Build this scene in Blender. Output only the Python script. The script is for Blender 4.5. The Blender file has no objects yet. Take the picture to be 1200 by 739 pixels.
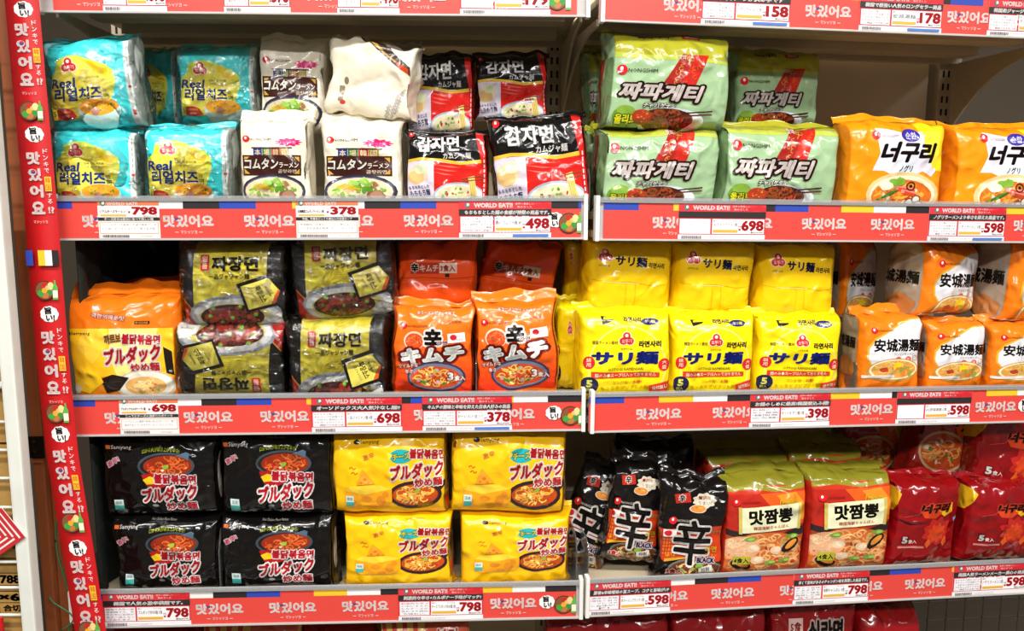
import bpy, math, random
import numpy as np
from mathutils import Matrix, Vector
from mathutils.geometry import tessellate_polygon
S = bpy.context.scene
COL = S.collection
R = math.radians

# ------------------------------------------------------------------ camera
CAM_Z = 1.35
cam = bpy.data.cameras.new('camera'); cam.sensor_width = 36; cam.lens = 30
cam.clip_start = .05; cam.clip_end = 50
co = bpy.data.objects.new('camera', cam); COL.objects.link(co); S.camera = co
PITCH = R(8)
co.location = (0, 0, CAM_Z); co.rotation_euler = (R(90) - PITCH, 0, 0)

# ------------------------------------------------------------------ light
w = bpy.data.worlds.new('world'); S.world = w; w.use_nodes = True
w.node_tree.nodes['Background'].inputs[0].default_value = (1, .93, .86, 1)
w.node_tree.nodes['Background'].inputs[1].default_value = .13
def tube_light(name, x, y, z, sx, sy, power, col=(1, .965, .92)):
    l = bpy.data.lights.new(name, 'AREA'); l.shape = 'RECTANGLE'; l.size = sx; l.size_y = sy
    l.energy = power; l.color = col
    o = bpy.data.objects.new(name, l); o.location = (x, y, z); COL.objects.link(o); return o
# fluorescent rows on the ceiling of the aisle, running along the shelves
tube_light('ceiling_lamp', -1.0, .25, 2.62, 1.2, .12, 34)
tube_light('ceiling_lamp', .45, .25, 2.62, 1.2, .12, 34)
tube_light('ceiling_lamp', 1.9, .25, 2.62, 1.2, .12, 34)
tube_light('ceiling_lamp', -.6, -1.2, 2.62, 1.2, .14, 60)
tube_light('ceiling_lamp', 1.0, -1.2, 2.62, 1.2, .14, 60)
S.view_settings.view_transform = 'Standard'; S.view_settings.look = 'None'
S.view_settings.gamma = 1; S.view_settings.exposure = .16; S.view_settings.use_curve_mapping = False

# ------------------------------------------------------------------ helpers
def lin(h):
    if not isinstance(h, str): return tuple(h)
    h = h.lstrip('#'); h = ''.join(c*2 for c in h) if len(h) == 3 else h; v = [int(h[i:i+2], 16) / 255 for i in (0, 2, 4)]
    return tuple(c / 12.92 if c <= .04045 else ((c + .055) / 1.055) ** 2.4 for c in v)

def new_mat(name):
    m = bpy.data.materials.new(name); m.use_nodes = True
    return m, m.node_tree, m.node_tree.nodes['Principled BSDF']
MAT = {}
def ink_mat(name, rough, bump, scale, coat=0, metal=0, spec=.5):
    """printed plastic film: colour from the mesh's own ink attribute, crinkles from noise"""
    m, nt, p = new_mat(name)
    at = nt.nodes.new('ShaderNodeAttribute'); at.attribute_name = 'ink'
    nt.links.new(at.outputs['Color'], p.inputs['Base Color'])
    p.inputs['Roughness'].default_value = rough; p.inputs['Metallic'].default_value = metal
    p.inputs['Specular IOR Level'].default_value = spec
    p.inputs['Coat Weight'].default_value = coat; p.inputs['Coat Roughness'].default_value = .08
    if bump:
        tc = nt.nodes.new('ShaderNodeTexCoord')
        oi = nt.nodes.new('ShaderNodeObjectInfo')
        n1 = nt.nodes.new('ShaderNodeTexNoise'); n1.noise_type = 'RIDGED_MULTIFRACTAL'; n1.normalize = True
        n1.inputs['Scale'].default_value = scale; n1.inputs['Detail'].default_value = 5; n1.inputs['Distortion'].default_value = .8
        n1.inputs['Roughness'].default_value = .55
        va = nt.nodes.new('ShaderNodeVectorMath'); va.operation = 'ADD'
        nt.links.new(tc.outputs['Object'], va.inputs[0]); nt.links.new(oi.outputs['Location'], va.inputs[1])
        n2 = nt.nodes.new('ShaderNodeTexVoronoi'); n2.inputs['Scale'].default_value = scale * 1.7; n2.inputs['Randomness'].default_value = 1
        nt.links.new(va.outputs[0], n1.inputs['Vector']); nt.links.new(va.outputs[0], n2.inputs['Vector'])
        ad = nt.nodes.new('ShaderNodeMath'); ad.operation = 'MULTIPLY_ADD'; ad.inputs[1].default_value = .3
        nt.links.new(n2.outputs['Distance'], ad.inputs[0]); nt.links.new(n1.outputs['Fac'], ad.inputs[2])
        b = nt.nodes.new('ShaderNodeBump'); b.inputs['Strength'].default_value = 1
        b.inputs['Distance'].default_value = bump
        nt.links.new(ad.outputs[0], b.inputs['Height']); nt.links.new(b.outputs[0], p.inputs['Normal'])
        nt.links.new(b.outputs[0], p.inputs['Coat Normal'])
    MAT[name] = m; return m
ink_mat('film', .24, .0075, 24, .4, spec=.4)
ink_mat('foil', .19, .0095, 24, .5, spec=.4)
ink_mat('paper', .45, 0, 1, .25, spec=.4)
def plain(name, col, rough=.5, metal=0, bump=0, scale=40, var=0):
    m, nt, p = new_mat(name)
    c = lin(col); p.inputs['Base Color'].default_value = (*c, 1)
    p.inputs['Roughness'].default_value = rough; p.inputs['Metallic'].default_value = metal
    if var or bump:
        tc = nt.nodes.new('ShaderNodeTexCoord'); n = nt.nodes.new('ShaderNodeTexNoise')
        n.inputs['Scale'].default_value = scale; n.inputs['Detail'].default_value = 6
        nt.links.new(tc.outputs['Object'], n.inputs['Vector'])
        if var:
            r = nt.nodes.new('ShaderNodeValToRGB')
            r.color_ramp.elements[0].position = .3; r.color_ramp.elements[1].position = .7
            r.color_ramp.elements[0].color = (*[x * (1 - var) for x in c], 1)
            r.color_ramp.elements[1].color = (*[min(1, x * (1 + var)) for x in c], 1)
            nt.links.new(n.outputs['Fac'], r.inputs[0]); nt.links.new(r.outputs[0], p.inputs['Base Color'])
        if bump:
            b = nt.nodes.new('ShaderNodeBump'); b.inputs['Distance'].default_value = bump
            nt.links.new(n.outputs['Fac'], b.inputs['Height']); nt.links.new(b.outputs[0], p.inputs['Normal'])
    MAT[name] = m; return m
plain('cream_steel', '#c2b498', .45, 0, 0, 6, .05)
plain('board_back', '#e2d2b2', .6, 0, 0, 5, .06)
plain('slot_black', '#141210', .8)
plain('rail_grey', '#b9b6b4', .35)
plain('white_plastic', '#e3e1dc', .4)
plain('brown_wood', '#93502a', .5, 0, .0006, 14, .12)
plain('white_paint', '#d9dcd4', .5, 0, 0, 20, .05)
plain('carton', '#a98445', .75, 0, .0003, 60, .08)
plain('black_iron', '#1d1a18', .45, .6)
plain('brass', '#b08a3a', .3, 1)
plain('green_wire', '#2f6a43', .5)
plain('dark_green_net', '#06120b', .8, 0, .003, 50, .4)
plain('floor_vinyl', '#5a5248', .35, 0, 0, 3, .1)
plain('wall_paint', '#6e6252', .8, 0, 0, 3, .05)
plain('dark_wire', '#5a5046', .5, .5)
def clear(name, tint, fac, rough, bump=0, scale=30, body=0):
    m = bpy.data.materials.new(name); m.use_nodes = True; nt = m.node_tree; nt.nodes.clear()
    out = nt.nodes.new('ShaderNodeOutputMaterial'); t = nt.nodes.new('ShaderNodeBsdfTransparent')
    t.inputs[0].default_value = (*tint, 1)
    g = nt.nodes.new('ShaderNodeBsdfGlossy'); g.inputs['Roughness'].default_value = rough
    g.inputs[0].default_value = (1, 1, 1, 1)
    f = nt.nodes.new('ShaderNodeFresnel'); f.inputs[0].default_value = 1.5
    ml = nt.nodes.new('ShaderNodeMath'); ml.operation = 'MULTIPLY_ADD'; ml.use_clamp = True
    ml.inputs[1].default_value = fac; ml.inputs[2].default_value = .02
    mix = nt.nodes.new('ShaderNodeMixShader')
    nt.links.new(f.outputs[0], ml.inputs[0]); nt.links.new(ml.outputs[0], mix.inputs[0])
    nt.links.new(t.outputs[0], mix.inputs[1]); nt.links.new(g.outputs[0], mix.inputs[2])
    last = mix
    if body:
        d = nt.nodes.new('ShaderNodeBsdfDiffuse'); d.inputs[0].default_value = (.85, .87, .88, 1)
        mx = nt.nodes.new('ShaderNodeMixShader'); mx.inputs[0].default_value = body
        nt.links.new(mix.outputs[0], mx.inputs[1]); nt.links.new(d.outputs[0], mx.inputs[2]); last = mx
    if bump:
        tc = nt.nodes.new('ShaderNodeTexCoord'); n1 = nt.nodes.new('ShaderNodeTexNoise')
        n1.inputs['Scale'].default_value = scale; n1.inputs['Distortion'].default_value = 2
        nt.links.new(tc.outputs['Object'], n1.inputs['Vector'])
        b = nt.nodes.new('ShaderNodeBump'); b.inputs['Distance'].default_value = bump
        nt.links.new(n1.outputs['Fac'], b.inputs['Height'])
        nt.links.new(b.outputs[0], g.inputs['Normal']); nt.links.new(b.outputs[0], f.inputs['Normal'])
    nt.links.new(last.outputs[0], out.inputs[0]); MAT[name] = m; return m
clear('clear_film', (.98, .98, .98), .9, .07, .010, 30)
clear('acrylic', (.93, .94, .95), 1.0, .05, body=.08)
clear('guard', (.86, .87, .88), 1.0, .12, body=.22)

def tag(o, label=None, cat=None, group=None, kind=None):
    if label: o['label'] = label
    if cat: o['category'] = cat
    if group: o['group'] = group
    if kind: o['kind'] = kind
    return o
def empty(name, M=None, parent=None):
    o = bpy.data.objects.new(name, None); o.empty_display_size = .02; COL.objects.link(o)
    if parent: o.parent = parent
    if M is not None: o.matrix_world = M
    return o
def link(name, me, mat, parent=None, M=None):
    o = bpy.data.objects.new(name, me); COL.objects.link(o)
    if mat: me.materials.append(MAT[mat] if isinstance(mat, str) else mat)
    if parent: o.parent = parent
    if M is not None: o.matrix_local = M
    return o
class MB:
    """collects boxes, prisms and tubes into one mesh"""
    def __init__(s): s.v = []; s.f = []
    def add(s, v, f):
        n = len(s.v); s.v += [tuple(x) for x in v]; s.f += [tuple(i + n for i in q) for q in f]; return s
    def box(s, a, b, M=None):
        (x0, y0, z0), (x1, y1, z1) = a, b
        v = [(x0,y0,z0),(x1,y0,z0),(x1,y1,z0),(x0,y1,z0),(x0,y0,z1),(x1,y0,z1),(x1,y1,z1),(x0,y1,z1)]
        if M: v = [M @ Vector(p) for p in v]
        return s.add(v, [(0,3,2,1),(4,5,6,7),(0,1,5,4),(1,2,6,5),(2,3,7,6),(3,0,4,7)])
    def prism(s, pts, x0, x1, axis=0):
        """profile pts extruded along an axis (0: pts are y,z; 1: x,z)"""
        n = len(pts)
        mk = (lambda t, p: (t, p[0], p[1])) if axis == 0 else (lambda t, p: (p[0], t, p[1]))
        v = [mk(x0, p) for p in pts] + [mk(x1, p) for p in pts]
        tr = tessellate_polygon([[Vector((p[0], p[1], 0)) for p in pts]])
        f = [tuple(t) for t in tr] + [tuple(i + n for i in reversed(t)) for t in tr]
        f += [(i, (i + 1) % n, (i + 1) % n + n, i + n) for i in range(n)]
        return s.add(v, f)
    def tube(s, pts, r, k=8):
        pts = [Vector(p) for p in pts]; v = []; f = []
        for i, p in enumerate(pts):
            d = (pts[min(i+1, len(pts)-1)] - pts[max(i-1, 0)]).normalized()
            a = d.cross(Vector((0, 0, 1)))
            if a.length < .01: a = d.cross(Vector((1, 0, 0)))
            a.normalize(); b = d.cross(a)
            v += [p + r * (math.cos(2*math.pi*j/k) * a + math.sin(2*math.pi*j/k) * b) for j in range(k)]
        for i in range(len(pts) - 1):
            f += [(i*k+j, i*k+(j+1)%k, (i+1)*k+(j+1)%k, (i+1)*k+j) for j in range(k)]
        f += [tuple(reversed(range(k))), tuple((len(pts)-1)*k + j for j in range(k))]
        return s.add(v, f)
    def build(s, name, mat, parent=None, bevel=0, smooth=False, M=None):
        me = bpy.data.meshes.new(name); me.from_pydata(s.v, [], s.f); me.validate()
        import bmesh
        bm = bmesh.new(); bm.from_mesh(me)
        bmesh.ops.recalc_face_normals(bm, faces=bm.faces)
        if bevel: bmesh.ops.bevel(bm, geom=bm.edges[:], offset=bevel, segments=2, affect='EDGES', profile=.7)
        bm.to_mesh(me); bm.free()
        if smooth: me.shade_smooth()
        return link(name, me, mat, parent, M)

# ------------------------------------------------------------------ flat art (polygons and lettering in 2D)
_TX = {}
def glyphs(s, off=0., res=2):
    k = (s, off, res)
    if k not in _TX:
        off = float(off)
        c = bpy.data.curves.new('t', 'FONT'); c.body = s; c.resolution_u = res
        o = bpy.data.objects.new('t', c); COL.objects.link(o); bpy.context.view_layer.update()
        m = o.to_mesh(); m.calc_loop_triangles()
        v = np.empty(len(m.vertices) * 3); m.vertices.foreach_get('co', v); v = v.reshape(-1, 3)[:, :2]
        t = np.empty(len(m.loop_triangles) * 3, int); m.loop_triangles.foreach_get('vertices', t)
        I = t.reshape(-1, 3); T = v[I]
        o.to_mesh_clear(); bpy.data.objects.remove(o); bpy.data.curves.remove(c)
        _TX[(s, 0., res)] = T
        if off > 0 and len(T):      # heavier strokes: a band along every outline edge
            E = np.concatenate([I[:, [0, 1]], I[:, [1, 2]], I[:, [2, 0]]]); E.sort(1)
            U, n = np.unique(E, axis=0, return_counts=True); U = U[n == 1]
            a, b = v[U[:, 0]], v[U[:, 1]]; d = b-a; l = np.linalg.norm(d, axis=1, keepdims=True); d = d/np.maximum(l, 1e-9)
            q = np.stack([-d[:, 1], d[:, 0]], 1)*off; e = d*off*.55
            p0, p1, p2, p3 = a-e-q*.8, b+e-q*.8, b+e+q*.8, a-e+q*.8; m0, m1 = a-e*1.7, b+e*1.7
            T = np.concatenate([T, np.stack([p0, p1, p2], 1), np.stack([p0, p2, p3], 1)] + ([np.stack([p0, p3, m0], 1), np.stack([p1, m1, p2], 1)] if off > .07 else []))
            T = np.concatenate([T, np.stack([a-q, b-q, b+q], 1), np.stack([a-q, b+q, a+q], 1)])
        _TX[k] = T
    return _TX[k]
rnd = random.Random(5)
class Art:
    def shift(s, dy, H):
        """the same print seen dy lower on a face H tall"""
        a = Art(s.W, H); a.items = [(p, T+np.array([0., dy]), c, l, w) for p, T, c, l, w in s.items]; a.lay = s.lay; return a
    def __init__(s, W, H, seed=1):
        s.W, s.H = W, H; s.items = []; s.lay = 0; s.r = random.Random(seed)
    def _add(s, part, T, col, wrap=False, step=1.):
        if len(T) == 0: return
        s.lay += step
        s.items.append((part, np.asarray(T, float).reshape(-1, 3, 2), lin(col), s.lay, wrap))
    def poly(s, pts, col, part='printed_panel', wrap=False, step=1.):
        tr = tessellate_polygon([[Vector((x, y, 0)) for x, y in pts]])
        s._add(part, [[pts[i] for i in t] for t in tr], col, wrap, step)
    def rect(s, x0, y0, x1, y1, col, part='printed_panel', wrap=False):
        s.poly([(x0, y0), (x1, y0), (x1, y1), (x0, y1)], col, part, wrap)
    def ell(s, cx, cy, rx, ry, col, part='printed_panel', n=22, a0=0, rot=0, wob=0, step=1., wrap=False):
        c, d = math.cos(rot), math.sin(rot); P = []
        for i in range(n):
            t = 2 * math.pi * i / n + a0; k = 1 + wob * s.r.uniform(-1, 1)
            x, y = rx * k * math.cos(t), ry * k * math.sin(t)
            P.append((cx + c*x - d*y, cy + d*x + c*y))
        s._add(part, [[P[0], P[i], P[i+1]] for i in range(1, n-1)], col, wrap, step)
    def star(s, cx, cy, rx, ry, col, k=9, depth=.2, part='printed_panel', rot=0):
        P = []
        for i in range(k * 4):
            t = 2 * math.pi * i / (k * 4) + rot; q = 1 + depth * math.cos(t * k) * .5
            P.append((cx + rx*q*math.cos(t), cy + ry*q*math.sin(t)))
        s.poly(P, col, part)
    def line(s, pts, wd, col, part='printed_panel', step=1.):
        T = []
        L = []
        for i, p in enumerate(pts):
            a = pts[max(i-1, 0)]; b = pts[min(i+1, len(pts)-1)]
            dx, dy = b[0]-a[0], b[1]-a[1]; l = math.hypot(dx, dy) or 1
            L.append(((p[0]-dy/l*wd/2, p[1]+dx/l*wd/2), (p[0]+dy/l*wd/2, p[1]-dx/l*wd/2)))
        for (a, b), (c, d) in zip(L, L[1:]): T += [[a, b, c], [b, d, c]]
        s._add(part, T, col, False, step)
    def ring(s, cx, cy, rx, ry, wd, col, part='printed_panel', t0=0, t1=6.2832, n=28):
        s.line([(cx + rx*math.cos(t0+(t1-t0)*i/n), cy + ry*math.sin(t0+(t1-t0)*i/n)) for i in range(n+1)], wd, col, part)
    def text(s, st, cx, cy, w=None, h=None, col='#000000', off=.0, out=None, ow=.06, shear=0, rot=0, part='title_lettering', res=2, arch=0):
        """lettering whose box is w by h around cx, cy; out = outline colour, ow its width"""
        base = glyphs(st, off, res)
        if len(base) == 0: return
        lo = base.reshape(-1, 2).min(0); hi = base.reshape(-1, 2).max(0); bw, bh = hi - lo
        if h is None: h = w * bh / bw
        if w is None: w = h * bw / bh
        def tr(T):
            q = (T - (lo + hi) / 2) * np.array([w / bw, -h / bh])
            x = q[..., 0] - shear * q[..., 1]; y = q[..., 1]
            if arch: y = y - arch * (1 - (2 * x / w) ** 2)
            c, d = math.cos(rot), math.sin(rot)
            return np.stack([cx + c*x - d*y, cy + d*x + c*y], -1)
        if out:
            outs = out if isinstance(out, list) else [(out, ow)]
            for oc, o2 in outs: s._add(part, tr(glyphs(st, off + o2, res)), oc, False)
        s._add(part, tr(base), col, False)
    def vtext(s, st, cx, y0, ch, step, col, off=.0, part='small_print', w=None, res=1):
        for i, c in enumerate(st):
            if c == ' ': continue
            s.text(c, cx, y0 + step * i, w=w, h=ch if c not in 'ーいヽ' else None, col=col, off=off, part=part, res=res) if c != 'ー' else s.rect(cx-.12*ch, y0+step*i-ch*.4, cx+.12*ch, y0+step*i+ch*.4, col, part)
    def food(s, cx, cy, rx, ry, soup, noodle, bits, nn=22, nb=22, part='food_picture', size=1., edge=None):
        r = s.r
        if edge: s.ell(cx, cy, rx * 1.1, ry * 1.14, edge, part)
        s.ell(cx, cy, rx, ry, soup, part)
        u = math.sqrt(rx * ry) / 16 * size
        for i in range(nn):
            t = r.uniform(0, 6.28); q = math.sqrt(r.random()) * .8
            x, y = cx + rx*q*math.cos(t), cy + ry*q*math.sin(t); a = r.uniform(0, 6.28); P = [(x, y)]
            tw = r.choice([-1, 1]) * r.uniform(.35, .8)
            for k in range(7):
                x += 2.4*u*math.cos(a); y += 2.0*u*math.sin(a)*.8; a += tw
                if ((x-cx)/rx)**2 + ((y-cy)/ry)**2 > .95: break
                P.append((x, y))
            if len(P) > 2:
                c0 = lin(noodle); k = r.uniform(.65, 1.15)
                s.line(P, 1.25*u, tuple(min(1, c*k) for c in c0), part, .12)
        for i in range(nb):
            t = r.uniform(0, 6.28); q = math.sqrt(r.random()) * .8
            c0 = lin(r.choice(bits)); k = r.uniform(.75, 1.15)
            s.ell(cx + rx*q*math.cos(t), cy + ry*q*math.sin(t), u*r.uniform(1., 2.6), u*r.uniform(.8, 1.8),
                  tuple(min(1, c*k) for c in c0), part, 8, rot=r.uniform(0, 3), wob=.2, step=.12)

def write_mesh(name, V, C, N=None):
    """triangle soup: V (n,3,3) positions, C (n,3) linear colours"""
    n = len(V); me = bpy.data.meshes.new(name)
    me.vertices.add(n * 3); me.loops.add(n * 3); me.polygons.add(n)
    me.vertices.foreach_set('co', V.reshape(-1).astype(np.float32))
    me.loops.foreach_set('vertex_index', np.arange(n * 3, dtype=np.int32))
    me.polygons.foreach_set('loop_start', np.arange(0, n * 3, 3, dtype=np.int32))
    me.polygons.foreach_set('loop_total', np.full(n, 3, dtype=np.int32))
    me.update(calc_edges=True)
    a = me.attributes.new('ink', 'FLOAT_COLOR', 'POINT')
    c = np.ones((n * 3, 4), np.float32); c[:, :3] = np.repeat(C, 3, 0)
    a.data.foreach_set('color', c.reshape(-1))
    if N is not None:
        me.shade_smooth()
        me.normals_split_custom_set_from_vertices(N.reshape(-1, 3).astype(np.float32).tolist())
    return me
def flat_build(art, w, h, root, y0=-.0006, mat='paper', lift=.00003, curve=None):
    """art laid on a flat sheet: x 0..w, z 0..h, face towards -y"""
    parts = {}
    for n, (part, T, col, lay, wrap) in enumerate(art.items): parts.setdefault(part + ('#%d' % n if part == 'colour_block' else ''), []).append((T, col, lay))
    for part, L in parts.items():
        T = np.concatenate([t for t, c, l in L]); C = np.concatenate([np.tile(c, (len(t), 1)) for t, c, l in L])
        K = np.concatenate([np.full(len(t), l) for t, c, l in L])
        T = clip_rect(T, C, K, art.W, art.H)
        T, C, K = T
        if len(T) == 0: continue
        if curve: T, C, K = curve[0](T, C, K)
        x = T[..., 0] / art.W * w; z = (1 - T[..., 1] / art.H) * h; y = y0 - lift * K[:, None] + 0 * x
        V = np.stack([x, y, z], -1)
        if curve: V = curve[1](T, V)
        e1 = V[:, 1] - V[:, 0]; e2 = V[:, 2] - V[:, 0]
        fl = np.cross(e1, e2)[:, 1] > 0; V[fl] = V[fl][:, ::-1]
        part = part.split('#')[0]; link(part, write_mesh(part, V, C), mat, root)
# ---- cutting of triangle soups along levels
def split(T, C, K, G, coord, level):
    for _ in range(40):
        g = G(T); mn = g.min(1); mx = g.max(1)
        lo = np.ceil(mn + 1e-5); hi = np.floor(mx - 1e-5); m = lo <= hi
        if not m.any(): break
        A = T[m]; L = np.floor((lo[m] + hi[m]) / 2); gg = g[m]
        o = np.argsort(gg, 1); A = np.take_along_axis(A, o[..., None], 1); c = coord(A); k = level(L)
        def P(i, j):
            d = c[:, j] - c[:, i]; t = np.where(np.abs(d) < 1e-12, .5, (k - c[:, i]) / np.where(np.abs(d) < 1e-12, 1, d))
            return A[:, i] + np.clip(t, 0, 1)[:, None] * (A[:, j] - A[:, i])
        up = (c[:, 1] < k)[:, None]
        p02 = P(0, 2); pq = np.where(up, P(1, 2), P(0, 1))
        t1 = np.where(up[..., None], np.stack([pq, p02, A[:, 2]], 1), np.stack([A[:, 0], pq, p02], 1))
        t2 = np.where(up[..., None], np.stack([A[:, 0], A[:, 1], pq], 1), np.stack([pq, A[:, 1], A[:, 2]], 1))
        t3 = np.where(up[..., None], np.stack([A[:, 0], pq, p02], 1), np.stack([pq, A[:, 2], p02], 1))
        T = np.concatenate([T[~m], t1, t2, t3])
        C = np.concatenate([C[~m], C[m], C[m], C[m]]); K = np.concatenate([K[~m], K[m], K[m], K[m]])
        e = T[:, 1] - T[:, 0]; f = T[:, 2] - T[:, 0]
        ok = np.abs(e[:, 0]*f[:, 1] - e[:, 1]*f[:, 0]) > 1e-10
        T, C, K = T[ok], C[ok], K[ok]
    return T, C, K
def knot_cut(T, C, K, ax, knots):
    kn = np.concatenate([[knots[0] - 50], knots, [knots[-1] + 50]]); ix = np.arange(-1, len(knots) + 1)
    return split(T, C, K, lambda T: np.interp(T[..., ax], kn, ix), lambda A: A[..., ax], lambda L: kn[(L + 1).astype(int)])
def clip_rect(T, C, K, W, H):
    lo = T.min(1); hi = T.max(1)
    if (lo.min() < 0) or (hi[:, 0].max() > W) or (hi[:, 1].max() > H):
        T, C, K = knot_cut(T, C, K, 0, np.array([0., W])); T, C, K = knot_cut(T, C, K, 1, np.array([0., H]))
        c = T.mean(1); ok = (c[:, 0] > 0) & (c[:, 0] < W) & (c[:, 1] > 0) & (c[:, 1] < H); T, C, K = T[ok], C[ok], K[ok]
    return T, C, K
# ------------------------------------------------------------------ noodle bags
NF, NS, NBK, NV = 30, 5, 3, 28
def knots_for(TW):
    """TW = depth/width; arc coordinate a: front -1..1, sides 2*TW, back"""
    f = np.linspace(-1, 1, NF + 1)
    f = np.sign(f) * (1 - (1 - np.abs(f)) ** 1.25)
    sR = 1 + 2 * TW * np.linspace(0, 1, NS + 1)[1:]; bR = 1 + 2*TW + np.linspace(0, 1, NBK + 1)[1:]
    A = np.concatenate([-bR[::-1], -sR[::-1], f, sR, bR])
    t = np.linspace(-1, 1, NV + 1); B = np.sign(t) * (1 - (1 - np.abs(t)) ** 1.35)
    return A, B
class Kind:
    def __init__(s, art, TW, base, mat='film', fin=None, finh=.012, crump=1., round_=.13, nominal_side=None, wrap=False, bulge=.05, name='noodle_multipack'):
        s.art, s.TW, s.base, s.mat, s.fin, s.finh, s.crump, s.rr, s.wrap, s.bulge, s.name = art, TW, lin(base), mat, lin(fin or base), finh, crump, round_, wrap, bulge, name
        s.A, s.B = knots_for(TW); s.side = nominal_side; s.parts = None
    def prep(s):
        if s.parts is not None: return
        s.parts = {}
        D = {}
        for part, T, col, lay, wrap in s.art.items:
            T = T.copy(); T[..., 0] = (T[..., 0] / s.art.W) * 2 - 1; T[..., 1] = 1 - (T[..., 1] / s.art.H) * 2
            D.setdefault((part, wrap), []).append((T, col, lay))
        A, B = s.A, s.B
        kA = np.concatenate([[A[0]-50], A, [A[-1]+50]]); iA = np.arange(-1, len(A)+1)
        kB = np.concatenate([[B[0]-50], B, [B[-1]+50]]); iB = np.arange(-1, len(B)+1)
        acc = {}
        for (part, wrap), L in D.items():
            T = np.concatenate([t for t, c, l in L]); C = np.concatenate([np.tile(c, (len(t), 1)) for t, c, l in L])
            K = np.concatenate([np.full(len(t), float(l)) for t, c, l in L])
            T, C, K = knot_cut(T, C, K, 0, A); T, C, K = knot_cut(T, C, K, 1, B)
            c = T.mean(1); lim = 1 + 2*s.TW if wrap else 1.0
            ok = (np.abs(c[:, 0]) < lim) & (np.abs(c[:, 1]) < 1); T, C, K = T[ok], C[ok], K[ok]
            if len(T) == 0: continue
            Q = np.stack([np.interp(T[..., 0], kA, iA), np.interp(T[..., 1], kB, iB)], -1)
            Q, C, K = split(Q, C, K, lambda T: T[..., 0] - T[..., 1], lambda A_: A_[..., 0] - A_[..., 1], lambda L_: L_)
            e = Q[:, 1]-Q[:, 0]; f = Q[:, 2]-Q[:, 0]; fl = (e[:, 0]*f[:, 1]-e[:, 1]*f[:, 0]) < 0
            Q[fl] = Q[fl][:, ::-1]
            m = Q.mean(1); i = np.floor(m[:, 0]).astype(int); j = np.floor(m[:, 1]).astype(int)
            x = Q[..., 0]-i[:, None]; y = Q[..., 1]-j[:, None]; low = ((m[:, 0]-i) >= (m[:, 1]-j))
            nb = len(B)
            i00 = i*nb+j; i10 = (i+1)*nb+j; i01 = i*nb+j+1; i11 = (i+1)*nb+j+1
            mid = np.where(low, i10, i01)
            w1 = np.where(low[:, None], x-y, y-x); w2 = np.where(low[:, None], y, x); w0 = 1-w1-w2
            acc.setdefault(part, []).append((np.stack([i00, mid, i11], 1), np.stack([w0, w1, w2], -1), C, K))
        for part, L in acc.items():
            s.parts[part] = tuple(np.concatenate([l[k] for l in L]) for k in range(4))
def bag_surface(kind, W, H, T, seed, crump, lean=0., slump=0.):
    """grid of points of a gusseted pillow bag: width W, height H, depth T, origin at base centre"""
    r = np.random.RandomState(seed)
    A, B = kind.A, kind.B; tw = kind.TW; a = A[:, None] + 0*B[None]; b = B[None] + 0*A[:, None]
    sg = np.sign(a); q = np.abs(a); hw, ht = W/2, T/2
    front = q <= 1; side = (q > 1) & (q <= 1+2*tw)
    x = np.where(front, a*hw, np.where(side, sg*hw, sg*hw*(2+2*tw-q)))
    y = np.where(front, -ht, np.where(side, -ht + (q-1)/(2*tw)*T, ht))
    # rounded vertical edges
    rr = kind.rr * T
    cx = np.clip(x, -hw+rr, hw-rr); cy = np.clip(y, -ht+rr, ht-rr); dx, dy = x-cx, y-cy
    l = np.sqrt(dx*dx+dy*dy); k = np.where(l > 1e-9, rr/np.maximum(l, 1e-9), 1)
    corner = (np.abs(dx) > 1e-9) & (np.abs(dy) > 1e-9)
    x = np.where(corner, cx+dx*k, x); y = np.where(corner, cy+dy*k, y)
    p = 6.5
    tau = np.maximum(0, 1-np.abs(b)**p) ** (1/2.6)
    xn = x/hw
    x = x*(1 + .16*T/W*(1-tau) - .012*(1-b*b) + .012*np.sin(3*b+r.uniform(0, 6)))
    y = y*tau
    y += np.sign(y)*kind.bulge*T*(1-np.clip(np.abs(xn), 0, 1)**2.5)*(1-b*b)*1.6
    z = (b+1)/2*H
    # seams are not straight
    z += H*.009*np.sin(xn*r.uniform(1.5, 3)+r.uniform(0, 6))*np.abs(b)**6*np.sign(b)
    z -= slump*H*np.clip(b, 0, 1)**3*(xn*r.choice([-1, 1])+1)*.5
    y += lean*T*np.clip(b, 0, 1)**2
    P = np.stack([x, y, z], -1)
    N = grid_normals(P)
    amp = .0036*crump*kind.crump
    ctr = np.stack([P[..., 0]/hw, P[..., 1]/ht, P[..., 2]/(H/2)-1], -1)
    d = 0*x
    for i in range(int(34*max(1, crump*.8))):
        n = r.normal(size=3); n /= np.linalg.norm(n); c = r.uniform(-1, 1, 3); c[1] = r.choice([-1, 0, 1])
        if i % 3 == 0: c[2] = r.choice([-1, 1])*r.uniform(.7, 1)
        u = (ctr-c)@n; rad = ((ctr-c)**2).sum(-1)
        d += r.uniform(-1, 1)*np.exp(-np.abs(u)/.085)*np.exp(-rad/.4)
    for i in range(6):
        n = r.normal(size=3)*2.2; d += .28*np.sin(ctr@n+r.uniform(0, 6))
    # gathers running down from the seams
    gth = np.abs(b)**7
    for i in range(4):
        d += gth*.22*np.sin(xn*r.uniform(4, 15)+r.uniform(0, 6))
    P = P + N*(d*amp)[..., None]
    P[..., 2] = np.maximum(P[..., 2], 0)
    N = grid_normals(P)
    return P, N
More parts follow.
